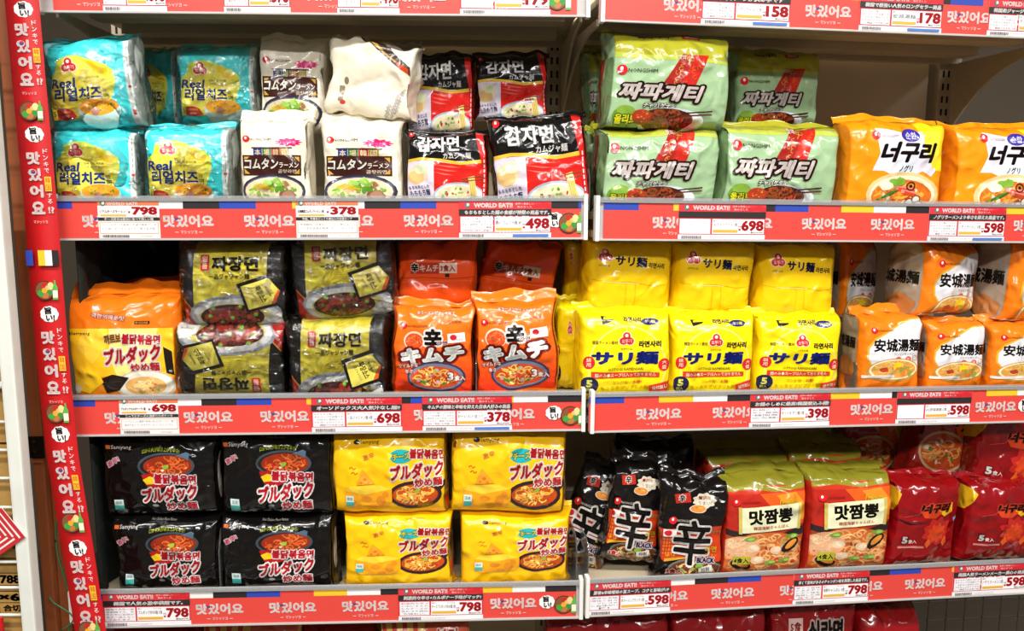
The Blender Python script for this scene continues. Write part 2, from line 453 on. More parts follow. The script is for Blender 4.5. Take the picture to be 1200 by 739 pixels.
def grid_normals(P):
    na = P.shape[0]
    du = np.empty_like(P); du[1:-1] = P[2:]-P[:-2]; e = P[1]-P[-2]; du[0] = e; du[-1] = e
    dv = np.empty_like(P); dv[:, 1:-1] = P[:, 2:]-P[:, :-2]; dv[:, 0] = P[:, 1]-P[:, 0]; dv[:, -1] = P[:, -1]-P[:, -2]
    N = np.cross(du, dv); L = np.linalg.norm(N, axis=-1, keepdims=True)
    N = N/np.maximum(L, 1e-12); return N
def grid_mesh(name, P, cols):
    na, nb = P.shape[:2]; V = P[:-1].reshape(-1, 3); n = (na-1)*nb
    i = np.arange(na-1)[:, None]; j = np.arange(nb-1)[None]
    i1 = (i+1) % (na-1)
    a, b, c, d = (i*nb+j).ravel(), (i1*nb+j).ravel(), (i1*nb+j+1).ravel(), (i*nb+j+1).ravel()
    F = np.concatenate([np.stack([a, b, c], 1), np.stack([a, c, d], 1)]).astype(np.int32)
    me = bpy.data.meshes.new(name); me.vertices.add(n); me.loops.add(F.size); me.polygons.add(len(F))
    me.vertices.foreach_set('co', V.reshape(-1).astype(np.float32)); me.loops.foreach_set('vertex_index', F.reshape(-1))
    me.polygons.foreach_set('loop_start', np.arange(0, F.size, 3, dtype=np.int32)); me.polygons.foreach_set('loop_total', np.full(len(F), 3, dtype=np.int32))
    me.update(calc_edges=True); me.shade_smooth()
    if cols is not None:
        at = me.attributes.new('ink', 'FLOAT_COLOR', 'POINT'); c = np.ones((n, 4), np.float32); c[:, :3] = cols
        at.data.foreach_set('color', c.reshape(-1))
    return me
def fin_mesh(P, h, lean, seed, col, sgn=1):
    """crimped seal strip standing on the top seam"""
    r = np.random.RandomState(seed+7); n = 40
    top = P[:, -1]; x0, x1 = top[:, 0].min(), top[:, 0].max()
    o = np.argsort(top[:, 0]); xs = np.linspace(x0, x1, n); ys = np.interp(xs, top[o, 0], top[o, 1]); zs = np.interp(xs, top[o, 0], top[o, 2])
    ph = r.uniform(0, 6, 3); r0 = (r.uniform(50, 80), r.uniform(15, 35), r.uniform(9, 16), r.uniform(30, 50)); V = []
    for k in range(6):
        t = k/5; wav = .3*np.sin(xs*r0[0]+ph[0])+.4*np.sin(xs*r0[1]+ph[1])
        hh = h*t*(1+.16*np.sin(xs*r0[2]+ph[2])+.14*np.sin(xs*r0[3]+ph[1])+.06*np.sin(xs*110))
        V.append(np.stack([xs*(1+.01*t), ys+lean*h*t+wav*h*t*.5+.0006*np.sin(k*2.2), zs-.002+hh*(1-.25*abs(lean)*t)], -1))
    V = np.array(V).reshape(-1, 3)
    F = [(k*n+i, k*n+i+1, (k+1)*n+i+1, (k+1)*n+i) for k in range(5) for i in range(n-1)]
    me = bpy.data.meshes.new('seal_fin'); me.from_pydata(V.tolist(), [], F); me.shade_smooth()
    at = me.attributes.new('ink', 'FLOAT_COLOR', 'POINT'); c = np.ones((len(V), 4), np.float32); c[:, :3] = col
    at.data.foreach_set('color', c.reshape(-1)); return me

class Bay:
    def __init__(s, O, th, tilt):
        s.th = th; s.M = Matrix.Translation(O) @ Matrix.Rotation(th, 4, 'Z') @ Matrix.Rotation(tilt, 4, 'Y'); s.I = s.M.inverted()
    def pt(s, px, py, w=0.):
        px, py = float(px), float(py)
        F = Vector((0, math.cos(PITCH), -math.sin(PITCH))); U = Vector((0, math.sin(PITCH), math.cos(PITCH)))
        d = F + (px-600)/1000*Vector((1, 0, 0)) + (369.5-py)/1000*U
        o = s.I @ Vector((0, 0, CAM_Z)); dl = s.I.to_3x3() @ d
        p = o + dl*((w-o.y)/dl.y); return p.x, p.z
OJ = Vector((.131, 1.46, CAM_Z))
LB = Bay(OJ, R(2.4), 0); RB = Bay(OJ + Vector((.006, 0, 0)), R(7.5), R(.72))
LB.z = [.2905, -.0727, -.4075, -.757, -1.075]      # rail undersides, local height
RB.z = [.284, -.0748, -.4115, -.7545, -1.075]
SURF = .046                                       # shelf surface above the rail's underside

COUNT = {}
def pack(bay, row, kind, x0, x1, y0, y1, w, label, yaw=0, roll=0, seed=None, crump=1., T=None, fin=True, lean=.0, finlean=.6, group=None, cat='noodle pack', finh=None, wrap=None, slump=0., base=None, hide=(), tint=None):
    """front face fills the box x0..x1, y0..y1 (y1 None: stands on the shelf) at depth w behind the shelf edge"""
    kind.prep(); seed = seed or (int(x0)*7+int(y0)*13)
    xm = (x0+x1)/2; ym = (y0+(y1 or y0+90))/2
    u0, _ = bay.pt(x0, ym, w); u1, _ = bay.pt(x1, ym, w); _, z1 = bay.pt(xm, y0, w)
    if y1 is None: z0 = bay.z[row]+SURF+.001
    else: _, z0 = bay.pt(xm, y1, w)
    W = (u1-u0)/math.cos(R(yaw)); H = z1-z0; T = T or W*kind.TW
    uc = (u0+u1)/2
    M = bay.M @ Matrix.Translation((uc, w, z0+H/2)) @ Matrix.Rotation(R(roll), 4, 'Y') @ Matrix.Rotation(R(yaw), 4, 'Z') @ Matrix.Translation((0, T/2, -H/2))
    if y1 is None and roll:   # lift so that the lower corner rests on the shelf
        M = Matrix.Translation((0, 0, abs(math.sin(R(roll)))*W*.42)) @ M
    root = empty(kind.name, M); tag(root, label, cat, group)
    P, N = bag_surface(kind, W, H, T, seed, crump, lean, slump)
    col = kind.base if base is None else lin(base)
    link('wrapper', grid_mesh('wrapper', P, np.array(col)), kind.mat, root)
    Pf, Nf = P.reshape(-1, 3), N.reshape(-1, 3)
    for part, (ix, wt, C, K) in kind.parts.items():
        if part in hide: continue
        n = (Nf[ix][:, None]*wt[..., None]).sum(2); n /= np.maximum(np.linalg.norm(n, axis=-1, keepdims=True), 1e-9)
        v = (Pf[ix][:, None]*wt[..., None]).sum(2) + n*(.00022+.00004*K[:, None, None])
        link(part, write_mesh(part, v, C if tint is None else C*np.array(tint), n), kind.mat, root)
    if fin:
        link('seal_fin', fin_mesh(P, finh or kind.finh, finlean, seed, col if base else kind.fin), kind.mat, root)
    if kind.wrap if wrap is None else wrap:
        P2, N2 = bag_surface(kind, W*1.03, H*1.03, T*1.05, seed+3, crump*1.3)
        P2 = P2 + N2*.002; P2[..., 2] = np.maximum(P2[..., 2]-.002, 0.0002)
        link('clear_wrap', grid_mesh('clear_wrap', P2, None), 'clear_film', root)
    return root
# ------------------------------------------------------------------ printed designs (coordinates: about one pixel of the photograph)
def red_dot(A, x, y, r, word=None, wx=None, wh=3.4, col='#111111'):
    A.ell(x, y, r, r, '#cf1f24', 'brand_emblem', 18); A.ell(x-.1*r, y-.25*r, .32*r, .42*r, '#f4e9e4', 'brand_emblem', 10)
    if word: A.text(word, wx, y+.3, None, wh, col, .006, part='brand_emblem', res=1)
def knot_emblem(A, x, y, s, word=True):
    for c, k in (('#f2e4d4', 1.16), ('#c9252b', 1.)):
        A.ell(x, y-.45*s, .5*s*k, .48*s*k, c, 'brand_emblem', 16); A.ell(x-.42*s, y+.22*s, .52*s*k, .48*s*k, c, 'brand_emblem', 16)
        A.ell(x+.42*s, y+.22*s, .52*s*k, .48*s*k, c, 'brand_emblem', 16)
    A.ell(x, y-.5*s, .22*s, .22*s, '#f2e4d4', 'brand_emblem', 10)
    if word: A.text('오뚜기', x, y+.22*s, 1.3*s, .5*s, '#f7ece0', .006, part='brand_emblem', res=1)

def art_teal():
    A = Art(105, 112, 1)
    A.poly([(97, 0), (106, 0), (106, 112), (97, 112)], '#dfe6e2')
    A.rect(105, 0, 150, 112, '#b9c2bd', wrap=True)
    for i in range(9): A.rect(100.5, 14+i*7, 101.3, 19+i*7, '#6c7a78', 'small_print')
    A.rect(99, 62, 103, 65, '#c9352f', 'small_print'); A.rect(99, 92, 103, 98, '#c9352f', 'small_print')
    A.poly([(0, 18), (2, 8), (12, 0), (20, 0), (8, 9), (3, 22), (0, 30)], '#a8d3d8'); 
    A.poly([(-1, 55), (4, 45), (12, 40), (16, 26), (30, 21), (44, 22), (56, 27), (64, 30), (74, 34), (84, 42), (85, 56), (80, 70), (74, 84), (60, 92), (40, 97), (20, 98), (4, 92), (-1, 80)], '#dde048')
    A.poly([(4, 60), (10, 46), (20, 36), (32, 27), (48, 28), (60, 34), (68, 44), (74, 50), (77, 62), (70, 76), (58, 86), (36, 92), (14, 90), (5, 78)], '#ecdf55')
    A.poly([(52, 30), (60, 28), (66, 36), (78, 42), (76, 50), (62, 44)], '#f2cf23')
    knot_emblem(A, 31, 33, 10)
    A.text('Real', 20, 53.5, 31, 12, '#1b4a9c', .03, shear=.18)
    A.text('진짜 리얼 치즈를', 54, 49, 24, 3, '#5a5a34', 0, part='small_print', res=1)
    A.text('가득 담아낸 맛', 52, 53.5, 18, 3, '#5a5a34', 0, part='small_print', res=1)
    A.text('리얼치즈', 37.5, 68, 59, 17, '#17479a', .035, shear=.05)
    A.text('라', 70.5, 66, 5, 6, '#3a4a2a', .01, part='small_print'); A.text('면', 71.5, 73, 6, 7, '#3a4a2a', .01, part='small_print')
    A.ell(17, 91, 12, 7, '#c8302a', 'printed_panel', 16, rot=.1); A.poly([(27, 87), (32, 95), (26, 97)], '#c8302a')
    A.text('스트링치즈', 18, 89, 14, 3, '#f4d860', part='small_print', res=1); A.text('진한맛', 18, 94, 9, 3, '#f7e9d8', part='small_print', res=1)
    A.rect(4, 85, 9, 97, '#d6c536'); A.text('5', 6.5, 90, 3, 6, '#5d5a20', .02, part='small_print')
    A.ell(60, 90, 26, 16, '#cfe7e2', 'food_picture'); A.ell(60, 96, 22, 16, '#b9dcd8', 'food_picture')
    A.food(60, 85, 24, 10, '#f0a626', '#f7c94a', ['#5d8f2c', '#f3d05a', '#7fae3c', '#d89a78', '#ef8a2c'], 10, 14, size=.8)
    A.ell(56, 90, 6, 5, '#b98878', 'food_picture', 10, wob=.15)
    return A
def art_gomtang():
    A = Art(80, 98, 2)
    red_dot(A, 8, 25, 4.2, 'NONGSHIM', 24, 3.4)
    A.star(57, 29, 14, 4.5, '#d81f73', 11, .35); A.text('ストレート麺', 54, 29, 22, 4, '#f6a5c6', .01, part='small_print', res=1)
    for i, (c, ch) in enumerate((('#26357e', '本'), ('#2c6d35', '場'), ('#a52a26', '韓'), ('#a07d20', '国'))):
        A.rect(16+i*10.5, 36, 26+i*10.5, 46, c); A.text(ch, 21+i*10.5, 41, 7, 7.5, '#e9d9a8', .02)
    A.rect(14, 35, 61, 36.4, '#2a201c')
    A.rect(3, 44.5, 71, 69, '#3b1812'); 
    for (x, y, sx, sy) in ((5, 46.5, 1, 1), (69, 46.5, -1, 1), (5, 67, 1, -1), (69, 67, -1, -1)):
        A.poly([(x, y), (x+6*sx, y), (x, y+6*sy)], '#c79a3a')
    A.text('コムタン', 25, 55, 40, 13, '#f6f0e2', .035, [('#120806', .07)], shear=.08)
    A.text('ラーメン', 57, 56.5, 22, 6.5, '#f6f0e2', .02); A.text('곰탕라면', 55, 64, 21, 4.5, '#e6d9bf', .01, res=1)
    A.ell(38, 88, 38, 21, '#2b2a3c', 'food_picture'); A.ell(38, 88, 35.5, 18.5, '#55526a', 'food_picture')
    A.food(38, 88, 34, 17, '#dfd2ae', '#efe3bd', ['#86b43f', '#5f9a2f', '#9fcb5a', '#7fae3c', '#c8b48a', '#a06a4c'], 16, 34, size=1.1)
    for i in range(9): A.ell(40+A.r.uniform(-14, 12), 80+A.r.uniform(-5, 6), 5, 3, A.r.choice(['#7fb53a', '#5c9a2c', '#a5cf66']), 'food_picture', 8, rot=A.r.uniform(0, 3), wob=.25)
    A.ell(54, 93, 10, 7, '#8d5a44', 'food_picture', 12, wob=.1); A.ell(55, 92, 7, 4.5, '#b08368', 'food_picture', 12, wob=.1)
    for i in range(7): A.line([(14+i*3, 84+i % 3), (24+i*2.4, 78+i*1.2)], 1.4, '#e9b01e', 'food_picture')
    A.ell(78, 55, 1, 20, '#c9bfa6')
    return A
def art_cream_back():
    A = Art(100, 100, 3)
    A.poly([(30, 0), (62, 2), (96, 30), (99, 42), (80, 30), (58, 14), (40, 6)], '#3a2a1e')
    A.poly([(76, 22), (94, 32), (96, 40), (84, 33)], '#c4401f'); A.line([(44, 6), (60, 12), (78, 24)], 2.2, '#b08a3a')
    A.rect(14, 62, 20, 82, '#8c8066'); A.ell(22, 55, 3, 5, '#7d715a', 'small_print', 10)
    A.ell(20, 83, 3.5, 2.6, '#c2402a', 'small_print', 10)
    for i in range(8): A.text('原材料名 小麦粉 植物油', 76+i*1.2, 96-i*4, 26, 2.2, '#6d6a80', 0, rot=-.75, part='small_print', res=1)
    return A
def art_gamja():
    A = Art(104, 92, 4)
    A.rect(0, 40, 104, 92, '#dcd3de')
    A.poly([(0, 38), (20, 35.5), (46, 37), (70, 41), (104, 37), (104, 42), (70, 45), (46, 40.5), (20, 39), (0, 42)], '#e2b83a')
    A.poly([(36, 40), (70, 44.6), (104, 41.5), (104, 92), (36, 92)], '#d4221c')
    A.poly([(0, 42), (20, 39.5), (36, 40), (36, 92), (0, 92)], '#d9d0dc')
    for i in range(3): A.poly([(36, 44+i*4.6), (58-i*3, 46+i*4.8), (72-i*5, 48+i*4.6), (56-i*3, 48+i*4.6)], '#dd6a60')
    A.ell(16, 56, 13, 11, '#e6cfae', 'food_picture', 14, wob=.06); A.ell(13, 60, 11, 8, '#e0b878', 'food_picture', 14, wob=.06); A.ell(20, 50, 8, 6, '#d9e0b4', 'food_picture', 12, wob=.1)
    A.ell(68, 84, 34, 18, '#a9b8c6', 'food_picture'); A.ell(68, 83, 31, 15, '#dfe3e4', 'food_picture')
    A.food(66, 82, 26, 12, '#eadfb8', '#f2dfa0', ['#6ea23a', '#88b54c', '#c23a26', '#c8c38a', '#8a4a2c'], 16, 18, size=.9)
    A.poly([(80, 60), (88, 58), (92, 84), (84, 86)], '#e7cf7a', 'food_picture')
    for i in range(3): A.line([(81.5+i*2.4, 60), (85.5+i*2, 85)], .6, '#b99a44', 'food_picture')
    A.line([(72, 62), (100, 58)], 1.2, '#7d4a26', 'food_picture'); A.line([(72, 65), (100, 62)], 1.2, '#7d4a26', 'food_picture')
    A.poly([(88, 0), (98, 0), (103, 30), (104, 92), (99, 92), (97, 40)], '#c9201c')
    for i in range(8): A.rect(99.5, 38+i*6, 101, 42+i*6, '#eadada', 'small_print')
    red_dot(A, 8, 8, 3.6)
    A.text('감자면', 42, 19, 54, 19, '#e8e6e4', .03, [('#0b0b0b', .06)], rot=-.03)
    A.text('カムジャ麺', 66, 33.5, 36, 8, '#e6e2de', .025, rot=-.02)
    A.text('もちもちとした', 17, 72, 26, 4.5, '#4a3a78', .02, rot=-.12, part='small_print', res=1)
    A.text('もちもち麺', 18, 79, 26, 8, '#3d2f70', .03, [('#f0ecf4', .07)], rot=-.1, part='small_print')
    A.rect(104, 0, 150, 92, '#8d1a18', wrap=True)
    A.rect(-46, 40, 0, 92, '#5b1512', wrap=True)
    return A
def art_green():
    A = Art(145, 120, 5)
    A.rect(0, 0, 145, 31, '#a7a52a', wrap=True)
    A.poly([(0, 27), (40, 31), (90, 29), (145, 33), (145, 37), (90, 35), (40, 36), (0, 34)], '#b7c24e')
    A.poly([(0, 0), (30, 4), (60, 2), (110, 6), (145, 4), (145, 0)], '#7f9c1c')
    A.text('짜파게티', 50, 6, 36, 6, '#17201a', .04, part='small_print'); A.text('チャパゲティ', 60, 11, 18, 3, '#d8d6a0', .006, part='small_print', res=1)
    A.rect(84, 3, 106, 9, '#a81f22'); A.text('NONGSHIM', 96, 6, 15, 3, '#f3d6c8', .006, part='small_print', res=1)
    A.poly([(84, 27), (99, 28), (82, 66), (61, 65)], '#9f241c'); A.poly([(99, 28), (116, 27), (99, 68), (82, 66)], '#c2281d')
    r = A.r
    for i in range(15):
        t = r.random(); x = 94-22*t+r.uniform(-5, 5); y = 30+34*t
        A.ring(x, y, r.uniform(1.6, 3), r.uniform(1.4, 2.4), .7, '#c99a4a', 'printed_panel', r.uniform(0, 3), r.uniform(4, 6.2), 8)
    for i in range(13):
        t = r.random(); x = 108-18*t+r.uniform(-5, 4); y = 32+32*t
        A.ring(x, y, r.uniform(1.6, 3.2), r.uniform(1.4, 2.6), .7, '#e0602f', 'printed_panel', r.uniform(0, 3), r.uniform(4, 6.2), 8)
    A.text('맛의', 82, 32, 9, 6, '#f3e0d0', .03, part='small_print')
    red_dot(A, 13, 50, 6.2, 'NONGSHIM', 37, 4.6)
    A.text('짜파게티', 60, 76, 96, 21, '#e9dcd6', .04, [('#2a110c', .115), ('#2a110c', .09)], shear=.32)
    A.text('チャパゲティ', 59, 92.5, 38, 7, '#f0e9e2', .03, [('#1c120e', .09)], shear=.35)
    A.ell(20, 106, 15, 10, '#5f8a2a', 'sticker', 14); A.ell(20, 100, 11, 6, '#7da339', 'sticker', 14)
    A.text('올리브', 21, 109, 26, 9, '#e6e11e', .04, [('#22401a', .1)], part='sticker')
    A.ell(76, 110, 40, 16, '#c2cfd6', 'food_picture'); A.ell(84, 108, 31, 12, '#dfe6e8', 'food_picture')
    A.food(70, 108, 32, 13, '#4a1d0e', '#8f4620', ['#7a2412', '#b4471f', '#c86a2c', '#3a150b', '#c23f2a'], 34, 16, size=1.05)
    A.food(40, 106, 12, 8, '#a8381c', '#c4572a', ['#c8401f', '#9fb23a', '#e09a3a'], 4, 10)
    A.line([(88, 100), (124, 96)], 1.6, '#3c1a10', 'food_picture'); A.line([(88, 103), (124, 100)], 1.6, '#5d2a18', 'food_picture')
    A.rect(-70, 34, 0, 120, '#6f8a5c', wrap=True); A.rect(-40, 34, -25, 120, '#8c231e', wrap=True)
    return A
def art_orange():
    A = Art(122, 100, 6)
    A.poly([(80, 5), (116, 2), (122, 10), (122, 60), (108, 58), (92, 30)], '#f6d21c')
    A.poly([(30, 12), (62, 16), (88, 14), (92, 34), (98, 44), (112, 58), (106, 66), (92, 60), (80, 66), (56, 66), (42, 60), (28, 60), (36, 40)], '#e4deea')
    A.poly([(88, 14), (112, 12), (113, 40), (108, 58), (98, 44), (92, 34)], '#f2dc3c')
    A.rect(56, 46, 82, 67, '#dbe2ec')
    red_dot(A, 31, 19, 5); A.text('NONGSHIM', 48, 20, 20, 3.4, '#7a5a58', .006, part='brand_emblem', res=1)
    A.ell(73, 19, 12, 7.5, '#3a2f9c', 'sticker', 18); A.text('순한', 73, 19, 14, 8, '#e8e4f4', .03, part='sticker')
    A.text('너구리', 72, 38, 68, 24, '#19120f', .055, shear=.28)
    A.text('ノグリ', 70, 57, 17, 8, '#241a16', .03)
    A.ell(70, 88, 47, 27, '#e8c88a', 'food_picture'); A.ell(70, 88, 42, 23, '#f3e4c4', 'food_picture')
    A.food(69, 90, 39, 20, '#e2701c', '#f0b03c', ['#e6b04a', '#d9481f', '#f2d28a', '#c23f22', '#f4e6c4', '#e98b2e'], 26, 22)
    A.ell(48, 78, 9, 5.5, '#efe6cc', 'food_picture', 12, wob=.08)
    for i in range(6): A.line([(38+i*3, 95-i), (58+i*1.5, 85-i*.4)], 2.2, ['#3f7a2a', '#6ca03a', '#2c5a20'][i % 3], 'food_picture')
    for i in range(5): A.ell(56+i*3, 72+i % 2*3, 5, 3.2, '#7fb03a', 'food_picture', 8, rot=i, wob=.2)
    for i in range(4): A.line([(60+i*4, 80+i*2), (84+i, 82+i*2.5)], 4.4, '#cf4426' if i % 2 else '#e88a78', 'food_picture')
    A.ring(79, 78, 5, 5, 1.8, '#5d2418', 'food_picture', n=12); A.ell(79, 78, 2, 2, '#2c100c', 'food_picture', 8)
    for (x, y) in ((80, 98), (88, 94), (92, 101)): A.ell(x, y, 6, 5.4, '#7a4630', 'food_picture', 12); A.ell(x, y, 4.3, 3.8, '#efe3dc', 'food_picture', 12)
    A.rect(-80, 0, 0, 100, '#e88a12', wrap=True)
    return A
def art_carbo():
    A = Art(130, 125, 7)
    A.rect(0, 0, 130, 38, '#ee7414', wrap=True)
    A.rect(0, 38, 130, 125, '#f3bd22'); A.poly([(52, 38), (110, 38), (104, 62), (110, 90), (60, 96), (52, 70)], '#ecdb7c')
    A.poly([(20, 38), (50, 38), (48, 60), (30, 80), (12, 60)], '#f5c93c')
    A.poly([(116, 60), (126, 66), (128, 96), (118, 92)], '#1c120e')
    A.rect(0, 95, 130, 125, '#e98a1a')
    A.text('극한의매운맛', 50, 24, 40, 6, '#f4d8c8', .03, [('#b8231c', .12)], rot=.12, part='small_print')
    A.rect(82, 29, 100, 33, '#2a1a10'); A.text('BULDAK', 91, 31, 15, 2.6, '#f0a040', part='small_print', res=1)
    A.ell(3, 44, 2, 2, '#1a120e', 'brand_emblem', 10); A.text('Samyang', 17, 44, 23, 5, '#1a120e', .006, part='brand_emblem', res=1)
    A.text('까르보', 56, 50, 20, 11, '#7a4a1c', .04, [('#e8c07a', .1)], rot=-.12)
    A.text('불닭볶음면', 90, 51, 46, 12, '#c9202c', .045, [('#f7ece4', .11)], rot=.05)
    A.text('ブルダック', 79, 69, 68, 20, '#c81f28', .05, [('#f9f1ea', .13)], rot=-.10, shear=.1)
    A.text('炒め麺', 94, 84, 34, 11, '#d0303a', .035, [('#f9f1ea', .1)], rot=-.04)
    A.ell(92, 107, 36, 20, '#c8c2ae', 'food_picture'); A.ell(92, 106, 33, 17.5, '#efe9d8', 'food_picture')
    A.food(92, 107, 24, 12, '#e7b066', '#f2cf8c', ['#e8b868', '#f4dc9c', '#d98a3a', '#8aa83c', '#c8643a'], 30, 14, size=.9)
    A.poly([(38, 98), (54, 92), (74, 96), (60, 112), (44, 116)], '#20160f'); A.poly([(4, 92), (36, 88), (42, 102), (22, 118), (2, 112)], '#f0c31c')
    A.ell(6, 112, 6, 7, '#cfc9b4', 'sticker', 12)
    return A
def art_jjajang():
    A = Art(122, 120, 8)
    A.poly([(18, -1), (104, -1), (101, 60), (101, 92), (14, 92), (16, 50)], '#cdbf38')
    A.poly([(18, -1), (60, -1), (50, 40), (30, 92), (14, 92), (16, 50)], '#d3c848')
    for i in range(9): A.ring(60, 30, 50-i*4, 40-i*3, .35, '#b3a42c', 'printed_panel', .8, 1.9, 14)
    A.text('소면', 13, 11, 12, 5, '#c9c9c0', .02, part='small_print')
    A.poly([(0, 70), (4, 76), (28, 106), (30, 112), (4, 112), (-2, 96)], '#b3211c', wrap=True); A.line([(2, 72), (30, 108)], 1.4, '#d7a73a')
    for i in range(3): A.text('맛있는 짜장', 10+i*3, 92+i*5, 16, 3, '#e8c8b8', .01, rot=.8, part='small_print', res=1)
    A.ell(64, 92, 55, 25, '#9ea3b2', 'food_picture'); A.ell(64, 94, 52, 22.5, '#cdd0cf', 'food_picture'); A.ell(64, 96, 44, 18, '#c3bd6a', 'food_picture')
    A.text('TASTE OF KOREA', 43, 73, 28, 3.6, '#4a4a58', .02, rot=-.12, arch=1.2, part='small_print', res=1)
    A.food(60, 95, 38, 16, '#45150f', '#5d2216', ['#8f2a1c', '#a8341f', '#5f1a12', '#b9603a', '#7c3a22', '#3a120c', '#c24a2c'], 4, 60, size=1.5)
    for i in range(14):
        t = A.r.uniform(0, 6.28); q = A.r.random()**.5*.8; A.ell(60+34*q*math.cos(t), 94+13*q*math.sin(t), 4.6, 4.2, A.r.choice(['#a83a24', '#8a2418', '#7d3020']), 'food_picture', 10, wob=.08)
    for (x, y) in ((38, 84), (70, 82), (34, 94), (60, 96), (88, 92), (48, 102)): A.ell(x, y, 2.6, 2.5, '#6aa32e', 'food_picture', 10); A.ell(x-.6, y-.7, .9, .8, '#a8cf62', 'food_picture', 8)
    A.poly([(98, 96), (116, 88), (121, 106), (104, 112), (92, 110)], '#d2d4cc'); A.text('200g×4', 108, 103, 14, 4, '#3a3a48', .006, part='small_print', res=1)
    A.poly([(67, 53), (106, 40), (121, 60), (116, 80), (78, 90)], '#14110c')
    A.poly([(72, 56), (104, 46), (116, 62), (112, 77), (80, 86)], '#d6ca58'); A.poly([(116, 62), (112, 77), (106, 79), (114, 60)], '#cf5a20')
    A.text('짜장소스', 95, 66, 22, 8, '#2a2414', .03, rot=1.15, part='small_print'); A.text('一品ジャジャン', 87, 68, 22, 3, '#4a4220', .01, rot=1.15, part='small_print', res=1); A.text('韓国風味', 103, 62, 14, 3, '#4a4220', .01, rot=1.15, part='small_print', res=1)
    A.poly([(27, 17), (35, 17), (36, 18), (36, 35), (35, 36), (27, 36), (26, 35), (26, 18)], '#b3241f', 'sticker'); A.text('일', 31, 22, 6.5, 7, '#e8cdb0', .02, part='sticker'); A.text('품', 31, 30.5, 6.5, 7, '#e8cdb0', .02, part='sticker')
    A.text('짜장면', 66, 28, 54, 18, '#14110c', .035)
    A.text('一品ジャジャン麺', 59, 43.5, 47, 7, '#1c180f', .02)
    return A
def art_kimchi():
    A = Art(92, 108, 9)
    n = 14; c0 = np.array(lin('#ef7417')); c1 = np.array(lin('#d8300f'))
    for i in range(n):
        t = max(0, (i-3)/(n-4)); A.rect(-4, 108*i/n, 96, 108*(i+1)/n+.4, tuple(c0+(c1-c0)*t))
    A.text('辛ラーメンがキムチ味で', 48, 12, 44, 4, '#f6e2d0', .03, [('#8f1d10', .1)], part='small_print', res=1)
    red_dot(A, 10, 27, 4.2, 'NONGSHIM', 26, 3.4, '#5a1410')
    A.text('김치라면', 70, 22, 16, 3.6, '#5d1a10', .006, part='small_print', res=1)
    A.ell(23, 45, 12.5, 11.5, '#f0cdb4', 'food_picture'); A.food(23, 46, 11, 10, '#d8481c', '#ee8a4a', ['#c8321c', '#f0a070', '#e0653a', '#f4b48c'], 16, 10, size=.8)
    A.text('辛', 45, 43, 21, 26, '#150e0e', .05, [('#efe7e4', .1)])
    A.text('라면', 56, 47, 12, 5, '#5a2a6a', .03, [('#f0dcc8', .09)], part='small_print'); A.text('ラーメン', 55, 52, 11, 3, '#c89020', .006, part='small_print', res=1)
    A.poly([(62, 36), (82, 33.5), (83, 45), (63, 47)], '#efeae6', 'sticker'); A.ell(69, 40, 4, 3.6, '#c2202a', 'sticker', 12); A.text('SINCE', 76, 38.5, 7, 2.2, '#70707a', part='sticker', res=1); A.text('국내1위', 76, 42.5, 8, 3, '#4a4a5a', .006, part='sticker', res=1)
    A.text('キムチ', 45, 62, 74, 20, '#e9ebe6', .075, [('#9c2413', .16), ('#6d140c', .13)], rot=-.1)
    A.ell(50, 89, 34, 19, '#31324a', 'food_picture'); A.ell(50, 89, 31.5, 16.5, '#6a6f86', 'food_picture')
    A.food(49, 90, 29, 14, '#b8431e', '#e9b85a', ['#c8321c', '#e0803a', '#4d7a2c', '#8db34a', '#f0d078', '#c89ca0', '#a83222'], 26, 26, size=.95)
    A.text('マイルドな', 17, 76, 22, 5, '#f3e4d8', .035, [('#8f1d10', .1)], rot=-.12, part='small_print', res=1); A.text('辛さ', 18, 83, 9, 5, '#f3e4d8', .035, [('#8f1d10', .1)], rot=-.1, part='small_print', res=1)
    A.text('3', 66, 88, 7, 10, '#f4efe8', .05, [('#8f1d10', .1)], part='small_print'); A.text('食入', 77, 90, 13, 6.5, '#f4efe8', .04, [('#8f1d10', .1)], part='small_print')
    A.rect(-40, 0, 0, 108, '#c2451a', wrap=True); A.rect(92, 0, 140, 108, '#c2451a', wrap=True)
    return A
def art_kimchi_back():
    A = Art(92, 82, 10)
    A.rect(16, 25, 70, 38, '#9c2a18', 'sticker'); A.text('辛', 21, 31, 9, 11, '#14100e', .04, [('#e8d8cc', .08)], part='sticker')
    A.text('キムチ', 38, 31.5, 22, 8, '#ead9cc', .04, part='sticker'); A.rect(50, 25.5, 71, 37.5, '#cdbcae', 'sticker'); A.text('3食入', 60, 31.5, 18, 8, '#a8301c', .04, part='sticker')
    A.line([(0, 44), (30, 42), (60, 44), (92, 42)], .6, '#8a2a10'); A.rect(57, 38, 62, 42, '#14100e')
    A.line([(2, 48), (90, 46)], .5, '#e8703c')
    return A
def art_sari_top():
    A = Art(103, 88, 11)
    knot_emblem(A, 20, 19, 9); A.text('OTTOGI', 19, 31, 13, 2.4, '#3a2a1a', .006, part='small_print', res=1)
    A.text('サリ麺', 50, 25, 37, 12, '#171a4a', .04, rot=.05); A.text('라면사리', 80, 29, 19, 6.5, '#1c1a2c', .03, rot=.05)
    A.line([(0, 48), (24, 50), (50, 49), (76, 53), (103, 50)], .5, '#caa010'); A.line([(18, 50), (60, 51)], .7, '#f6e68a')
    A.line([(45, 51), (46, 88)], .5, '#c8a012'); A.line([(56, 51), (57, 88)], .5, '#c8a012')
    return A
